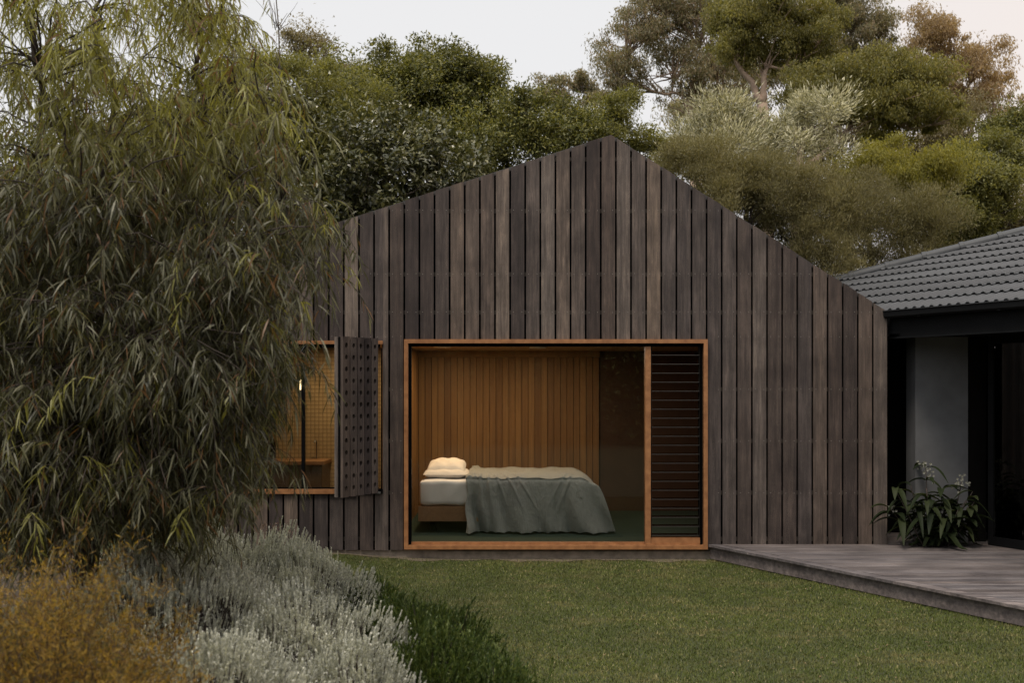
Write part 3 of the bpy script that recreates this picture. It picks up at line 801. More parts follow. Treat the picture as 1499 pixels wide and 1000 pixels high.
ifl=MB(); wslab(0.001,7,.06,2.79,DZ-.05,DZ-.01,ifl); ifl.build('inner_floor', M['ink'], oh)
cu=MB(); 
tt=np.linspace(.35,.60,40); zz2=np.linspace(DZ+.02,2.2,4)
cu.grid(np.array([[(*wpt(t,.16+.02*math.sin(t*110)),z) for z in zz2] for t in tt])); cu.build('curtain', m_plain('grey_sheer',(.12,.12,.125),.9), oh, smooth=True)

# ------------------------------------------------------------------ foliage helpers
def unit(v): return v/(np.linalg.norm(v,axis=-1,keepdims=True)+1e-9)
def rand_dirs(n, g=rng): return unit(g.normal(size=(n,3)))
def add_leaves(m, c, d, n, L, W, a=None, fold=.25):
    """flat folded leaf of 4 vertices"""
    d=unit(d); s=unit(np.cross(d,n)); nn=np.cross(s,d); L=np.broadcast_to(L,(len(c),))[:,None]; W=np.broadcast_to(W,(len(c),))[:,None]
    v0=c; v2=c+d*L; mid=c+d*L*.45+nn*W*fold; v1=mid+s*W/2; v3=mid-s*W/2; mid0=None
    V=np.stack([v0,v1,v2,v3],1).reshape(-1,3); i=np.arange(len(c))[:,None]*4
    f=np.concatenate([i+np.array([[0,1,2]]), i+np.array([[0,2,3]])])
    m.add(V,f3=f,a=None if a is None else np.repeat(a,4))
def add_curved(m, c, d, n, L, W, droop, a=None):
    d=unit(d); s=unit(np.cross(d,n)); L=L[:,None]; W=W[:,None]; dn=np.array([[0,0,-1.0]])*L*droop[:,None]
    p=lambda t: c+d*L*t+dn*t*t
    V=np.stack([p(0),p(.28)-s*W*.42,p(.28)+s*W*.42,p(.62)-s*W*.5*.8,p(.62)+s*W*.5*.8,p(1.0)],1).reshape(-1,3)
    i=np.arange(len(c))[:,None]*6
    f3=np.concatenate([i+np.array([[0,2,1]]), i+np.array([[3,4,5]])]); f4=i+np.array([[1,2,4,3]])
    m.add(V,f3=f3,f4=f4,a=None if a is None else np.repeat(a,6))
def limb(m, p0, p1, r0, r1, g, wob=.12, n=7, sag=0.0, k=6):
    t=np.linspace(0,1,n)[:,None]; L=np.linalg.norm(p1-p0)
    pts=p0+(p1-p0)*t; off=g.normal(size=(n,3))*wob*L*.3; off=np.cumsum(off,0)/n**.5; off=off-off[0]-(off[-1]-off[0])*t
    pts=pts+off; pts[:,2]+= -sag*L*(t[:,0]*(1-t[:,0]))*4*-1
    m.tube(pts, r0+(r1-r0)*t[:,0]**.8, k); return pts

def tree(name, label, lobes, dist, n, L, W, mat, style='broad', bark='bark', base=None, rc=.35, seed=1, group='trees behind the houses', r0=.16, depth=1.0, sparse=1.0, cat='tree', fork=.45, show=3):
    g=np.random.default_rng(seed)
    s=F/dist
    C=[]; RR=[]
    for lb in lobes:
        px,py,rx,ry=lb[:4]; dd=lb[4] if len(lb)>4 else g.uniform(-.5,.5)
        C.append(P(px,py,dist)+np.array([0,dd,0])); RR.append((rx*1.08/s,min(rx,ry)/s*depth+.3,ry*1.08/s))
    C=np.array(C); RR=np.array(RR)
    bx=base if base is not None else float(np.mean(C[:,0])); by=dist-D0
    root=thing(name,(bx,by,0),label,cat,group)
    wood=MB(); zf=max(1.0,float(C[:,2].min())*fork+ .2); top=np.array([bx+g.uniform(-.3,.3),by,zf])
    limb(wood,np.array([bx,by,-.1]),top,r0,r0*.75,g,.15,8,k=8)
    areas=RR[:,0]*RR[:,2]; tot=areas.sum(); leaf=MB()
    order=np.argsort(np.linalg.norm(C-top,axis=1)); nodes=[]
    for ii,i in enumerate(order):
        tgt=C[i]-np.array([0,0,RR[i][2]*.35])
        if ii<2: st0=top; ra=r0*.62
        else:
            NP=np.array([q_[0] for q_ in nodes]); dq=np.linalg.norm(NP-tgt,axis=1)+2.0*np.maximum(0,NP[:,2]-tgt[2])+.35*np.linalg.norm(NP-top,axis=1)*0; jj=int(np.argmin(dq)); st0=NP[jj]; ra=nodes[jj][1]*.8
        mp=limb(wood,st0,tgt,ra,max(ra*.45,r0*.08),g,.24,9)
        rr_=ra+(max(ra*.45,r0*.08)-ra)*np.linspace(0,1,9)**.8
        nodes+=[(mp[q_],rr_[q_]) for q_ in range(2,9)]
        K=max(3,int(sparse*2.6*RR[i][0]*RR[i][2]*(1+RR[i][1])/(rc*rc)/1.6))
        K=int(K*1.5); q=rand_dirs(K,g); rad=g.random(K)**.5*1.12
        q[:,2]=np.where(q[:,2]<-.55,-q[:,2],q[:,2])
        cc=C[i]+q*rad[:,None]*RR[i]
        for j in range(min(K,show+int(K*(.3 if style=='gum' else .12)))):
            st=mp[g.integers(4,9)]; limb(wood,st,cc[j],r0*.13,r0*.035,g,.24,6,k=5)
        rcs=rc*np.exp(g.normal(size=K)*.38)*.85
        nl=int(n*1.45*areas[i]/tot); wgt=(g.random(K)**1.1+.2)*(rcs/rc)**1.5; per=g.choice(K,nl,p=wgt/wgt.sum())
        off=g.normal(size=(nl,3))*.5; 
        if style in('gum','broad','dense'): off=unit(off)*(g.random((nl,1))**.5)*1.0
        off=off*np.array([1,1,.72])*np.where(g.random((nl,1))<.06,g.uniform(1.1,1.55,(nl,1)),1)
        c=cc[per]+off*rcs[per][:,None]
        if style=='gum': d=unit(np.stack([g.normal(size=nl)*.55,g.normal(size=nl)*.55,-np.ones(nl)+g.normal(size=nl)*.5],-1)); nr=rand_dirs(nl,g)
        elif style in('broad','dense'):
            o=unit(c-C[i]); d=unit(o*.5+rand_dirs(nl,g)+np.array([0,0,-.1])); nr=unit(o*.5+rand_dirs(nl,g)*.6+np.array([0,0,.8]))
        elif style=='fine': d=unit(unit(off)*.5+rand_dirs(nl,g)*.55+np.array([0,0,.75])); nr=rand_dirs(nl,g)
        else: # rosettes pointing up and outward
            d=unit(unit(off)*.8+rand_dirs(nl,g)*.35+np.array([0,0,.5])); nr=rand_dirs(nl,g)
        add_leaves(leaf,c,d,nr,.84*L*g.uniform(.5,1.35,nl),.84*W*g.uniform(.7,1.25,nl))
    wood.build('trunk',M[bark],root,smooth=True); leaf.build('crown',mat,root)
    return root

LM={}
LM['dense']=m_leaf('leaf_dark_bushy',[(.046,.056,.017),(.090,.099,.029),(.155,.157,.046),(.26,.245,.08)],.45,.2,1.3,.6)
LM['glossy']=m_leaf('leaf_dark_glossy',[(.030,.036,.014),(.060,.066,.025),(.11,.112,.044),(.19,.18,.085)],.3,.12,1.3,.5,spec=.6)
LM['mid']=m_leaf('leaf_mid_green',[(.090,.096,.032),(.140,.142,.046),(.22,.212,.072)],.5,.28,.8,.5)
LM['brown']=m_leaf('leaf_brown_green',[(.12,.104,.058),(.18,.152,.08),(.24,.20,.11)],.6,.2,.8,.5)
LM['gumgrey']=m_leaf('leaf_grey_gum',[(.105,.104,.062),(.16,.152,.088),(.24,.215,.125),(.32,.24,.17)],.45,.25,.45,.5)
LM['gumgreen']=m_leaf('leaf_green_gum',[(.095,.098,.030),(.155,.148,.042),(.25,.222,.066)],.45,.3,.5,.5)
LM['gumpink']=m_leaf('leaf_pinkish_gum',[(.22,.16,.10),(.31,.23,.145),(.42,.32,.21)],.5,.3,.45,.5)
LM['bright']=m_leaf('leaf_bright_wattle',[(.14,.138,.024),(.21,.198,.036),(.29,.262,.05)],.5,.3,1.0,.4)
LM['silver']=m_leaf('leaf_silver_banksia',[(.14,.14,.085),(.28,.275,.18),(.48,.46,.33),(.64,.61,.47)],.55,.12,1.5,.5)
LM['olive']=m_leaf('leaf_olive_teatree',[(.110,.102,.046),(.165,.150,.068),(.24,.21,.10)],.6,.2,.8,.5)

T=tree
# left block behind the weeping tree and gable
T('evergreen_tree','dense dark bushy evergreen rising behind the middle of the left roof slope',[(620,190,110,100,0),(560,165,80,70,-.5),(660,150,70,60,.3),(700,175,70,60,.4),(625,105,38,35,0),(700,130,35,28,0),(560,125,40,30,0),(655,120,60,35)],19,46000,.085,.04,LM['dense'],'dense',seed=11,rc=.30)
T('evergreen_tree','dense rounded evergreen stepping down toward the gable peak',[(770,190,75,55,0),(820,200,70,45,.3),(740,240,80,60,-.3),(850,215,50,40,0),(690,230,70,60),(760,270,90,40,0),(670,290,80,40,0)],17.5,30000,.075,.036,LM['dense'],'dense',seed=12,rc=.26)
T('broadleaf_tree','dark glossy broadleaf tree close behind the lower left roof slope',[(560,260,90,80,0),(640,265,80,65,.2),(520,300,70,60,-.3),(590,210,60,40),(690,290,60,40),(480,330,60,50,0),(560,320,90,40,0)],14.8,16000,.10,.055,LM['glossy'],'broad',seed=13,rc=.24)
T('native_tree','mixed olive tree between the weeping tree and the dark evergreen',[(430,190,90,90,0),(480,160,70,60,0),(400,140,55,50,0),(510,230,60,80,0),(450,280,80,80)],16.5,34000,.075,.028,LM['mid'],'broad',seed=14,rc=.26)
T('native_tree','brownish thin crowned tree on the skyline left of the evergreen',[(450,85,34,28,0),(490,105,38,26,0),(425,75,22,24,0),(520,125,28,22)],22,7000,.08,.03,LM['brown'],'broad',seed=15,rc=.3,r0=.10)
T('shrubby_tree','low leafy bush peeking over the roof left of the gable peak',[(900,175,40,32,0),(880,200,45,30,0),(930,215,45,26,0),(905,150,22,18),(960,225,40,24,0),(1000,250,40,30,0)],18,13000,.065,.03,LM['mid'],'broad',seed=16,rc=.22,r0=.08)
T('gum_tree','small airy gum alone against the sky left of the big gum',[(820,130,34,24,0),(800,140,22,18,0),(850,120,24,18,0),(838,160,30,16,0),(870,140,20,24,0)],34,5200,.15,.05,LM['gumgrey'],'gum','bark',seed=17,rc=.42,sparse=.9)
# the big gums at the right
T('gum_tree','tall airy grey green gum with bare lower branches right of the gable peak',[(905,95,34,50,0),(925,50,42,36,0),(965,35,50,40,0),(1010,30,55,40,0),(985,90,55,42,0),(930,120,38,28,0),(1040,75,50,50,0),(1010,130,50,30,0),(895,140,28,22,0),(1050,20,55,35),(1060,130,45,35,0),(980,-5,80,30,0)],27,31000,.11,.032,LM['gumgrey'],'gum','palebark',base=P(1010,300,27)[0],seed=18,rc=.32,sparse=.95,r0=.20,fork=.78,show=14)
T('gum_tree','green topped gum with pale forked trunk against the sky',[(1100,40,60,35,0),(1150,25,60,35,0),(1200,50,40,35,0),(1120,80,50,30,0),(1180,75,55,28,0),(1075,75,40,28,0),(1140,0,60,25),(1070,20,40,26)],23,34000,.095,.030,LM['gumgreen'],'gum','palebark',base=P(1125,300,23)[0],seed=19,rc=.28,sparse=1.0,r0=.15,fork=.86,show=6)
T('gum_tree','slender grey gum crown behind the green topped gum',[(1240,40,45,40,0),(1275,60,38,35,0),(1225,90,45,35,0),(1255,15,40,28,0),(1215,0,35,30),(1290,40,22,22),(1200,110,40,30)],31,20000,.125,.036,LM['gumgrey'],'gum','bark',seed=20,rc=.36,sparse=1.0,show=5)
T('gum_tree','airy pinkish brown gum on the skyline near the right edge',[(1355,60,34,35,0),(1390,75,38,35,0),(1430,95,40,32,0),(1400,130,55,35,0),(1350,120,40,35,0),(1455,140,40,30,0),(1375,40,26,16),(1430,160,50,22)],30,21000,.125,.036,LM['gumpink'],'gum','palebark',base=P(1400,300,30)[0],seed=21,rc=.34,sparse=.85,fork=.72,show=6)
T('gum_tree','hazy brown green gum mass far behind the forked gum',[(1080,110,70,40,0),(1150,120,70,40,0),(1020,170,60,30,0),(1230,130,60,45,0),(1300,100,50,35,0),(1180,60,60,40,0),(1360,150,50,40,0)],36,22000,.15,.045,LM['gumgrey'],'gum','bark',seed=44,rc=.45,sparse=.9,fork=.7,show=4)
T('gum_tree','broad green crowned tree in front of the skyline gums',[(1210,120,60,34,0),(1280,115,60,34,0),(1335,125,55,38,0),(1250,165,80,40,0),(1330,175,60,38,0),(1185,155,45,38,0),(1300,150,60,40),(1370,170,35,35,0)],21,42000,.085,.030,LM['gumgreen'],'gum','palebark',base=P(1180,300,21)[0],seed=22,rc=.28,sparse=1.15,r0=.16,fork=.8)
T('native_tree','dark mixed tree filling the gap beneath the broad green crown',[(1270,205,110,36,0),(1180,215,60,40,.5),(1100,185,60,30,.5),(1390,220,60,45,0),(1420,190,40,30,0),(1380,270,60,60,0)],24,24000,.10,.036,LM['brown'],'gum','darkbark',seed=23,rc=.34)
T('wattle_tree','bright yellow green domed bush above the olive shrubs',[(1310,240,70,36,0),(1275,258,45,30,-.3),(1350,260,38,32,-.2),(1240,290,45,32,-.3),(1320,280,60,30)],17,30000,.07,.019,LM['bright'],'gum',seed=24,rc=.22,r0=.08,sparse=1.2)
T('banksia_tree','silver leaved banksia rising behind the upper right roof slope',[(1035,190,50,32,0),(1090,185,45,28,0),(1140,198,46,30,0),(1195,195,38,40,0),(1008,222,34,30,0),(1075,160,24,18,0),(1190,165,28,18,0),(1100,235,90,26),(1040,165,18,14,0)],15.5,15000,.10,.021,LM['silver'],'rosette',seed=25,rc=.20,r0=.10,sparse=.9)
for i,(lb,nn,dd,lab) in enumerate([
   ([(1050,260,60,36,0),(1000,245,40,36,0),(1100,290,60,40,0),(1130,260,55,32,0),(1060,300,60,40,0)],46000,14.2,'fine olive brown tea tree directly behind the upper right roof slope'),
   ([(1170,300,60,50,0),(1210,345,60,50,0),(1230,290,50,40,0),(1150,255,45,28),(1130,330,60,45,0),(1200,400,70,40,0)],52000,14.6,'fine olive brown tea tree at the middle of the right roof slope'),
   ([(1300,320,60,46,0),(1340,345,50,45,0),(1270,375,55,42,0),(1365,320,40,42,0),(1250,330,50,50,0),(1330,400,70,40,0)],48000,15.6,'fine olive brown tea tree between the gable and the tiled roof')]):
    T('tea_tree',lab,lb,dd,nn,.058,.011,LM['olive'],'fine',seed=30+i,rc=.17,r0=.06,group='tea trees behind the roof slope',cat='tree',sparse=1.2,bark='darkbark')
T('evergreen_tree','mixed dark tree above the tiled roof near the right edge',[(1420,255,60,40,0),(1400,310,60,45,0),(1460,300,50,45,0),(1470,235,40,35,0),(1380,280,50,40,0),(1430,350,80,40,0)],18.5,34000,.075,.034,LM['mid'],'broad',seed=34,rc=.25)
T('evergreen_tree','dark tree crown leaning in at the right edge of the picture',[(1480,190,45,36,0),(1510,220,50,50,0),(1455,205,30,20,0),(1520,280,50,60),(1430,225,40,18)],21,16000,.08,.034,LM['dense'],'dense',seed=35,rc=.27)
T('native_tree','brownish shrub low above the tiled roof ridge',[(1450,350,60,30,0),(1400,345,40,30,0),(1490,320,40,34,0),(1450,390,90,30,0)],20,16000,.08,.032,LM['brown'],'broad',seed=36,rc=.25,r0=.08)
# mass behind the weeping tree on the left
T('broadleaf_tree','dark leafy tree behind the weeping tree at the far left',[(60,380,130,160,0),(-60,350,120,160,0),(40,560,150,130,0),(-80,560,130,130)],17,26000,.12,.06,LM['glossy'],'broad',seed=40,rc=.34)
T('broadleaf_tree','dark leafy tree behind the weeping tree near the house corner',[(260,300,120,130,0),(220,450,120,140,0),(340,200,90,90,0),(240,600,110,120),(130,260,90,90)],15.5,26000,.11,.05,LM['glossy'],'broad',seed=41,rc=.32)
T('evergreen_shrub','dark leafy shrub low behind the weeping tree left of the cladding',[(60,700,120,100,0),(200,710,100,95,0),(290,720,40,80,0),(-70,700,110,110,0),(120,780,140,60,0)],12.6,26000,.075,.038,LM['glossy'],'broad','darkbark',seed=42,rc=.25,r0=.05,group=None,cat='shrub')

# bare twigs on the skyline
def twiggy():
    g=np.random.default_rng(5); t=thing('dead_sapling',(P(405,300,15)[0],4.0,0),'thin dead sapling with bare twigs against the sky','sapling'); m=MB()
    b=np.array([P(405,300,15)[0],4.0,0]); tp=P(405,-60,15); pts=limb(m,b,tp,.035,.006,g,.05,16,k=6)
    for i in range(46):
        q=pts[g.integers(8,16)]+g.normal(size=3)*.02; d=unit(np.array([g.normal()*.6,g.normal()*.6,1.0])); limb(m,q,q+d*g.uniform(.2,.6),.007,.002,g,.15,5,k=4)
    m.build('stem',M['bark'],t,smooth=True)
twiggy()

# ------------------------------------------------------------------ weeping tree, left foreground
LM['weep']=m_leaf('leaf_weeping',[(.036,.038,.020),(.060,.062,.031),(.092,.094,.048),(.21,.205,.14)],.42,.28,1.6,.5,yellow_tint=(.28,.275,.05),spec=.45,dead=(.06,(.17,.09,.04)))
def weeping():
    g=np.random.default_rng(99); dist=6.6
    base=np.array([P(110,800,dist)[0],dist-D0,0])
    root=thing('weeping_tree',base,'large weeping tree with long narrow drooping leaves filling the left foreground','tree')
    wood=MB(); leaf=MB()
    f1=base+np.array([.10,.0,1.05]); limb(wood,base-np.array([0,0,.1]),f1,.085,.07,g,.1,8,k=8)
    def redge(y): return np.interp(y,[-300,0,60,110,140,200,270,330,420,470,560,640,700,760],[300,372,392,385,400,425,462,486,486,464,428,406,392,340])
    anchors=[]
    tries=0
    while len(anchors)<1080:
        py=g.uniform(-260,770); px=g.uniform(-170,505); 
        if px>redge(py+30)-10+g.normal()*14: continue
        if py<-60 and g.random()<.6: continue
        if py<150 and g.random()<.45+.2*(px<230): continue
        if py>720 and px>290: continue
        dd=g.uniform(5.5,7.7)
        if px < 90 and -20<py<240 and g.random()<.55: continue
        anchors.append((px,py,dd))
    for _ in range(330): anchors.append((g.uniform(200,395),g.uniform(480,735),g.uniform(5.7,7.4)))
    anchors=[a for a in anchors if a[0]<redge(a[1]+30)+8]
    for _ in range(110): anchors.append((g.uniform(-60,300),g.uniform(720,815),g.uniform(5.9,7.3)))
    AN=np.array([P(*a) for a in anchors])
    # main limbs
    tips=[P(330,150,6.9),P(420,330,6.4),P(60,100,6.2),P(-120,250,6.7),P(200,-60,7.0),P(350,-40,6.6),P(40,-160,6.8),P(300,420,6.0),P(120,330,5.9),P(370,520,6.5),P(-60,500,6.4),P(200,500,5.8)]
    LP=[]
    for tpt in tips:
        pts=limb(wood,f1,tpt,.030,.008,g,.22,16,sag=.10); LP.append(pts)
    LPa=np.concatenate([p[5:] for p in LP])
    C=[];Dv=[];Nn=[];Ls=[];Ws=[];Dr=[];Yt=[]
    for a in AN:
        dist2=np.linalg.norm(LPa-a,axis=1)+np.maximum(0,LPa[:,2]-a[2])*.5
        st=LPa[np.argmin(dist2)]
        pts=limb(wood,st,a,.008,.003,g,.16,8,sag=.12,k=5)
        for s_ in range(7):
            o=pts[g.integers(3,8)]+g.normal(size=3)*.035
            L=g.uniform(.12,.50); az=g.uniform(0,2*np.pi); out=np.array([math.cos(az),math.sin(az),0])
            n=int(L/.021); t=np.linspace(0,1,n)
            hf=g.uniform(.25,.95); h=hf*L*(1-np.exp(-2.0*t)); up=g.uniform(-.05,.28)*L*np.sin(t*np.pi*.6)
            pp=o+out*h[:,None]+np.stack([0*t,0*t,up-L*g.uniform(.35,.85)*t**1.5],-1)+np.cumsum(g.normal(size=(n,3))*.0022,0)
            wood.tube(pp[::max(1,n//6)],.0016,3)
            tan=np.gradient(pp,axis=0); tan=unit(tan)
            azl=g.uniform(0,2*np.pi,n); sd2=np.stack([np.cos(azl),np.sin(azl),0*azl],-1)
            d=unit(tan*.55+sd2*g.uniform(.5,1.1,n)[:,None]+g.normal(size=(n,3))*.22+np.array([0,0,-.38]))
            yellow_tint=np.clip((pp[:,2]-2.7)/.9,0,1)*g.uniform(.3,1.1)+ (g.random()<.07)*.6  # yellower with height, plus a few random strands
            C.append(pp);Dv.append(d);Nn.append(rand_dirs(n,g)*.7+sd2*.0+np.array([0,-.3,.2]));Ls.append(g.uniform(.045,.128,n)*(1-.25*(t>.85)));Ws.append(g.uniform(.006,.0120,n));Dr.append(g.uniform(.15,.85,n));Yt.append(np.clip(yellow_tint,0,1)*np.ones(n))
    cat=np.concatenate
    add_curved(leaf,cat(C),cat(Dv),cat(Nn),cat(Ls),cat(Ws),cat(Dr),a=cat(Yt))
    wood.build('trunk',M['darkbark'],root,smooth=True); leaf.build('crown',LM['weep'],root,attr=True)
weeping()

# ------------------------------------------------------------------ low shrubs
def dome_shrub(name,label,cx,cy,r,h,nsp,mat,kind,seed,group,cat='shrub',ry=None):
    g=np.random.default_rng(seed); ry=ry or r; zg=float(gz(cx,cy))
    root=thing(name,(cx,cy,zg),label,cat,group); leaf=MB(); wood=MB()
    ph=g.uniform(0,6.28,6)
    a=g.uniform(0,2*np.pi,nsp); q=g.random(nsp)**.5
    lump=1+(.16 if kind!='green' else .3)*np.sin(a*3+ph[0])+.10*np.sin(a*5+ph[1])
    X=np.cos(a)*q*r*lump; Y=np.sin(a)*q*ry*lump
    Z=h*np.sqrt(np.clip(1-q**2.4,0,1))*(1+.13*np.sin(X*9+ph[2])+.13*np.sin(Y*11+ph[3]))
    tipp=np.stack([cx+X,cy+Y,zg+Z],-1)+g.normal(size=(nsp,3))*np.array([.02,.02,.034 if kind!='green' else .055])
    out=np.stack([np.cos(a)*q,np.sin(a)*q,0*a],-1)
    d=unit(out*(.45 if kind!='green' else .6)+g.normal(size=(nsp,3))*(.10 if kind!='green' else .2)+np.array([0,0,1.0]))
    if kind=='silver': Ls,nl,ll,lw=g.uniform(.05,.11,nsp),26,.0190,.0105
    elif kind=='green': Ls,nl,ll,lw=g.uniform(.10,.28,nsp),26,.030,.0110
    cs=[];ds=[];ns=[];L_=[]
    for i in range(nl):
        f=(i+.5)/nl; th=i*2.4+g.uniform(0,6.28,nsp)
        u=unit(np.cross(d,np.array([.3,.2,.9]))); v=np.cross(d,u)
        rad=u*np.cos(th)[:,None]+v*np.sin(th)[:,None]
        c=tipp-d*(Ls*(1-f))[:,None]; 
        cs.append(c); ds.append(unit(rad*(.60-.30*f)+d*.95)); ns.append(np.cross(rad,d)*.2+d*.4-rad*.8); L_.append(np.full(nsp,ll)*(1.1-.35*f)*g.uniform(.8,1.2,nsp))
    add_leaves(leaf,np.concatenate(cs),np.concatenate(ds),np.concatenate(ns),np.concatenate(L_),lw)
    # woody stems and a twiggy inner mass
    ns_=int(nsp*.35); pick=g.integers(0,nsp,ns_)
    for j in pick:
        b=np.array([cx+X[j]*.35,cy+Y[j]*.35,zg]); wood.tube([b,(b+tipp[j])/2+np.array([X[j]*.12,Y[j]*.12,0]),tipp[j]-d[j]*Ls[j]*.6],[.005,.0035,.002],3)
    # dense inner leafage so that the ground does not show through
    ni=nsp*5; qq=rand_dirs(ni,g); qq[:,2]=abs(qq[:,2]); rr=g.uniform(.5,.86,ni)[:,None]
    c=np.array([cx,cy,zg])+qq*rr*np.array([r,ry,h]); add_leaves(leaf,c,rand_dirs(ni,g)+np.array([0,0,.5]),rand_dirs(ni,g),.030,.008)
    wood.build('stems',M['darkbark'],root); leaf.build('foliage',mat,root)
LM['silversh']=m_leaf('leaf_silver_shrub',[(.30,.315,.285),(.42,.435,.395),(.54,.55,.505),(.68,.69,.65)],.7,.1,3.0,.5,spec=.2)
LM['greensh']=m_leaf('leaf_green_shrub',[(.028,.050,.012),(.055,.085,.019),(.12,.15,.045)],.5,.2,3.0,.5)
GS='silver shrubs along the edge of the bed'
for i,(cx,cy,r,h,n,lab) in enumerate([
   (-2.15,-2.9,.95,.58,2600,'silver grey shrub farthest back, nearest the cladding'),
   (-1.48,-3.35,.62,.50,1500,'silver grey shrub at the right rear beside the lawn'),
   (-2.05,-4.6,.85,.66,2300,'silver grey shrub in the middle beside the golden foliage'),
   (-1.22,-5.0,.66,.50,1700,'silver grey shrub in the middle beside the green shrub'),
   (-1.42,-6.05,.70,.50,1700,'silver grey shrub nearest the camera at the bottom edge'),
   (-.80,-5.55,.38,.36,700,'small silver grey shrub at the right end in front of the green shrub')]):
    dome_shrub('silver_shrub',lab,cx,cy,r,h,n,LM['silversh'],'silver',50+i,GS)
GG='dark green shrubs between the silver shrubs and the lawn'
for i,(cx,cy,r,h,n,lab) in enumerate([
   (-1.02,-3.2,.38,.27,700,'dark green shrub farthest back beside the silver shrubs'),
   (-.62,-4.0,.46,.30,950,'dark green shrub in the middle at the lawn edge'),
   (-.42,-4.9,.44,.28,950,'dark green shrub nearest the camera beside the lawn'),
   (-.05,-5.15,.26,.17,420,'smallest dark green shrub spreading farthest right onto the lawn')]):
    dome_shrub('green_shrub',lab,cx,cy,r,h,n,LM['greensh'],'green',70+i,GG)

def edging():
    m=MB(); xx=np.linspace(-2.9,1.95,120); w_=.10+.05*np.sin(xx*5)+.04*np.sin(xx*13+1)+rng.normal(size=120)*.012
    V=np.stack([np.stack([xx,0*xx+.02,gz(xx,0*xx)+.008],-1),np.stack([xx,-w_,gz(xx,-w_)+.006],-1)],0); m.grid(V)
    o=m.build('soil_strip',m_plain('dry_soil',(.11,.085,.06),.95,.4,40),smooth=True); o['kind']='structure'
edging()
def litter():
    g=np.random.default_rng(66); n=9000; y=g.uniform(-9,-.1,n); x=np.interp(y,BEDY,BEDX)-g.random(n)**1.3*5; c=np.stack([x,y,gz(x,y)+.012+g.random(n)*.02],-1); m=MB()
    add_leaves(m,c,rand_dirs(n,g)*np.array([1,1,.2]),np.array([0,0,1.])+rand_dirs(n,g)*.4,g.uniform(.03,.09,n),.012)
    n=260; y=g.uniform(-6.5,-.1,n); x=g.uniform(-1.5,3.5,n); ok=(x<deck_left(y)-.05)&(x>np.interp(y,BEDY,BEDX)); x=x[ok];y=y[ok];n=len(x)
    add_leaves(m,np.stack([x,y,gz(x,y)+.022],-1),rand_dirs(n,g)*np.array([1,1,.15]),np.array([0,0,1.])+rand_dirs(n,g)*.3,g.uniform(.02,.05,n),.009)
    o=m.build('leaf_litter',m_leaf('dead_leaf',[(.10,.06,.035),(.19,.13,.07),(.28,.21,.12)],.8,.05)); o['kind']='stuff'; tag(o,'dry fallen leaves under the weeping tree and scattered on the lawn','leaf litter')
litter()
# golden feathery foliage, front left
LM['gold']=m_leaf('leaf_golden',[(.16,.10,.024),(.27,.17,.034),(.40,.27,.05),(.085,.085,.030),(.07,.05,.028)],.6,.35,4.0,.6,dead=(.2,(.08,.045,.02)))
def golden(cx,cy,r,h,n,lab,seed):
    g=np.random.default_rng(seed); root=thing('golden_shrub',(cx,cy,0),lab,'shrub','golden feathery shrubs in the front left corner'); m=MB(); wd=MB()
    for i in range(n):
        a=g.uniform(0,6.28); q=g.random()**.5; hh=h*(1-.55*q**2)*g.uniform(.55,1.08)
        b=np.array([cx+.3*r*math.cos(a)*q,cy+.3*r*math.sin(a)*q,0]); tp=np.array([cx+r*math.cos(a)*q,cy+r*math.sin(a)*q,hh])
        pts=limb(wd,b,tp+g.normal(size=3)*np.array([.16,.16,.03]),.004,.001,g,.3,7,sag=.12,k=3)
        # feathery plume at the end
        k=190; t=g.uniform(.30,1,k)**.7; idx=np.clip((t*6).astype(int),0,5); fr=t*6-idx
        c=pts[idx]*(1-fr[:,None])+pts[idx+1]*fr[:,None]+g.normal(size=(k,3))*.028
        dd=unit(tp-b)*.6+rand_dirs(k,g); add_leaves(m,c,dd,rand_dirs(k,g),g.uniform(.02,.045,k),.0045)
    wd.build('stems',M['darkbark'],root); m.build('foliage',LM['gold'],root)
golden(-1.74,-6.9,.42,1.18,110,'tall golden shrub at the left edge under the weeping tree',81)
golden(-1.52,-7.1,.34,.86,120,'lower golden shrub overlapping the silver shrubs',82)
golden(-2.05,-6.3,.5,1.05,110,'golden shrub behind the others at the far left edge',83)
golden(-1.40,-7.2,.16,.72,80,'lowest golden sprays in the bottom left corner',84)

# dried seed-head plant by the cladding
def seedplant():
    g=np.random.default_rng(3); b=np.array([P(405,800,8.9)[0],-2.1,.06]); t=thing('dried_flower',b,'dried brown seed heads rising above the silver shrub against the cladding','plant'); m=MB(); SM=m_leaf('seed_head',[(.16,.08,.05),(.30,.24,.2),(.12,.06,.04)],.8,.1)
    for i in range(16):
        f=MB()
        tp=b+np.array([g.normal()*.07,g.normal()*.07,g.uniform(.38,.56)]); limb(m,b,tp,.003,.0015,g,.08,5,k=3)
        k=14; c=tp+g.normal(size=(k,3))*.014; add_leaves(f,c,rand_dirs(k,g),rand_dirs(k,g),.016,.010); f.build('seed_head',SM,t)
    m.build('stems',M['darkbark'],t)
seedplant()

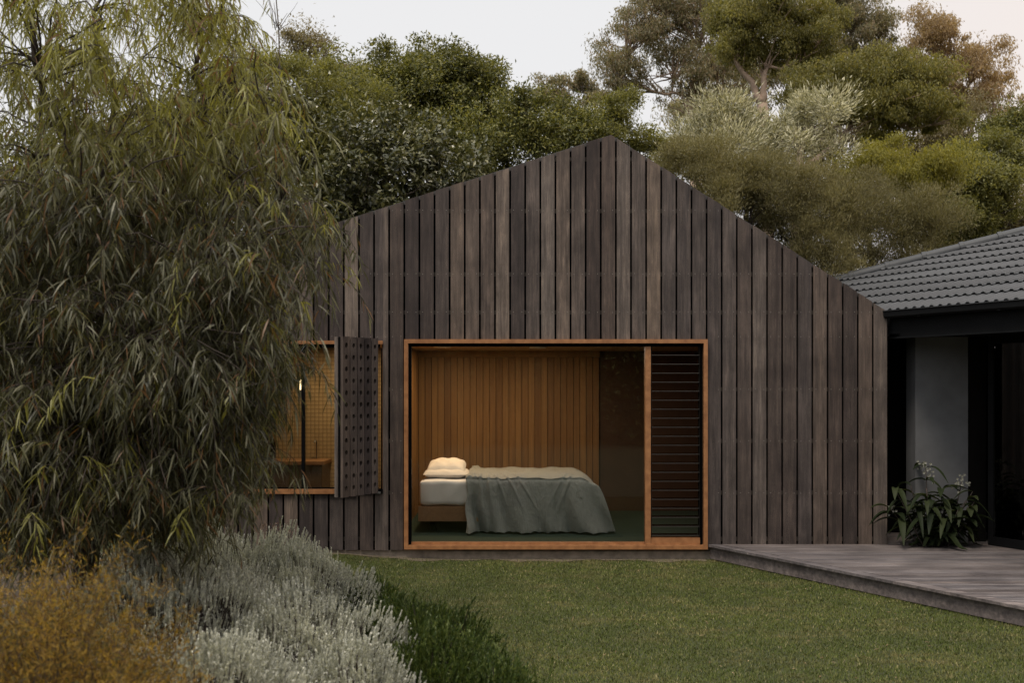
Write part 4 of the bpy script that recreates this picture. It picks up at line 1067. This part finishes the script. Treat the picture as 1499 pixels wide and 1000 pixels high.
# ------------------------------------------------------------------ broad leaved plant on the deck
LM['deckleaf']=m_leaf('leaf_ginger',[(.010,.016,.007),(.018,.026,.010),(.034,.042,.017)],.6,.12,2,.4,spec=.15)
def deck_plant():
    g=np.random.default_rng(21); c0=np.array([(1362-CX)/F*11.0,-.12,DZ]); t=thing('flowering_plant',c0,'leafy dark green plant with small white flowers on the deck by the grey pier','plant')
    st=MB(); lf=MB(); PM=m_leaf('white_petal',[(.26,.26,.22),(.36,.36,.32)],.7,.1)
    def blade(p,d,L,W,droop):
        n=9; tt=np.linspace(0,1,n); d=unit(d); h=unit(np.array([d[0],d[1],0])); s=np.array([-h[1],h[0],0])
        pts=p+d*(L*tt)[:,None]+np.array([0,0,-1])*(droop*L*tt**2)[:,None]
        pts[:,2]=np.maximum(pts[:,2],DZ+.02)
        w=W*np.sin(np.pi*np.clip(tt*.93+.05,0,1))**.8
        fold=np.array([0,0,1])*(.25*w)[:,None]
        lf.grid(np.stack([pts-s*w[:,None]/2+fold,pts,pts+s*w[:,None]/2+fold],1))
    heads=[(1355,685),(1408,705),(1372,770),(1342,762),(1303,745),(1385,745)]
    for i in range(24):
        if i<len(heads): tp=P(heads[i][0],heads[i][1],10.9+g.uniform(-.1,.1))
        else:
            tp=c0+np.array([g.uniform(-.42,.40),g.uniform(-.22,.15),g.uniform(.25,.62)])
        b=c0+np.array([(tp[0]-c0[0])*.35,g.normal()*.04,0]); pts=limb(st,b,tp,.008,.004,g,.06,7,k=5)
        for j in range(9):
            q=pts[g.integers(1,7)]; az=g.uniform(0,6.28); blade(q,np.array([math.cos(az),math.sin(az)*.8,g.uniform(.15,.9)]),g.uniform(.18,.36),g.uniform(.045,.075),g.uniform(.4,1.1))
        if i<len(heads):
            sz = .35 if i in(4,5) else 1.0; fw=MB()
            for f_ in range(int(26*sz)):
                c=tp+g.normal(size=3)*np.array([.045,.03,.05])*(sz**.5)
                for p_ in range(5):
                    az=p_*1.257+f_; dd=np.array([math.cos(az),-.35,math.sin(az)]); add_leaves(fw,c[None],dd[None],np.array([[0,-1,.2]]),np.array([.017]),np.array([.010]))
            fw.build('flower_cluster',PM,t)
    st.build('stems',M['darkbark'],t,smooth=True); lf.build('leaves',LM['deckleaf'],t,smooth=True)
deck_plant()

# hedge added behind the camera, unseen, to keep sky out of the glass
def hedge():
    g=np.random.default_rng(8); m=MB(); n=60000
    x=g.uniform(-17,17,n); top=4.4+.5*np.sin(x*.9)+.4*np.sin(x*2.3+1); z=g.random(n)**.8*top; y=-24+g.uniform(-1.2,1.2,n)
    add_leaves(m,np.stack([x,y,z],-1),rand_dirs(n,g),rand_dirs(n,g)+np.array([0,.8,.4]),.26,.17)
    n=14000; x=g.uniform(-18,18,n); z=g.random(n)*(3.9+.4*np.sin(x*.9)); add_leaves(m,np.stack([x,-24.3+g.uniform(-.5,.5,n),z],-1),rand_dirs(n,g),np.array([0,1.,.2])+rand_dirs(n,g)*.4,.8,.6)
    o=m.build('hedge',LM['dense']); tag(o,'long dark hedge added unseen behind the camera to keep sky out of the window reflection','hedge')
hedge()
for o in bpy.data.objects:
    for k in ('_root','_org'):
        if k in o: del o[k]
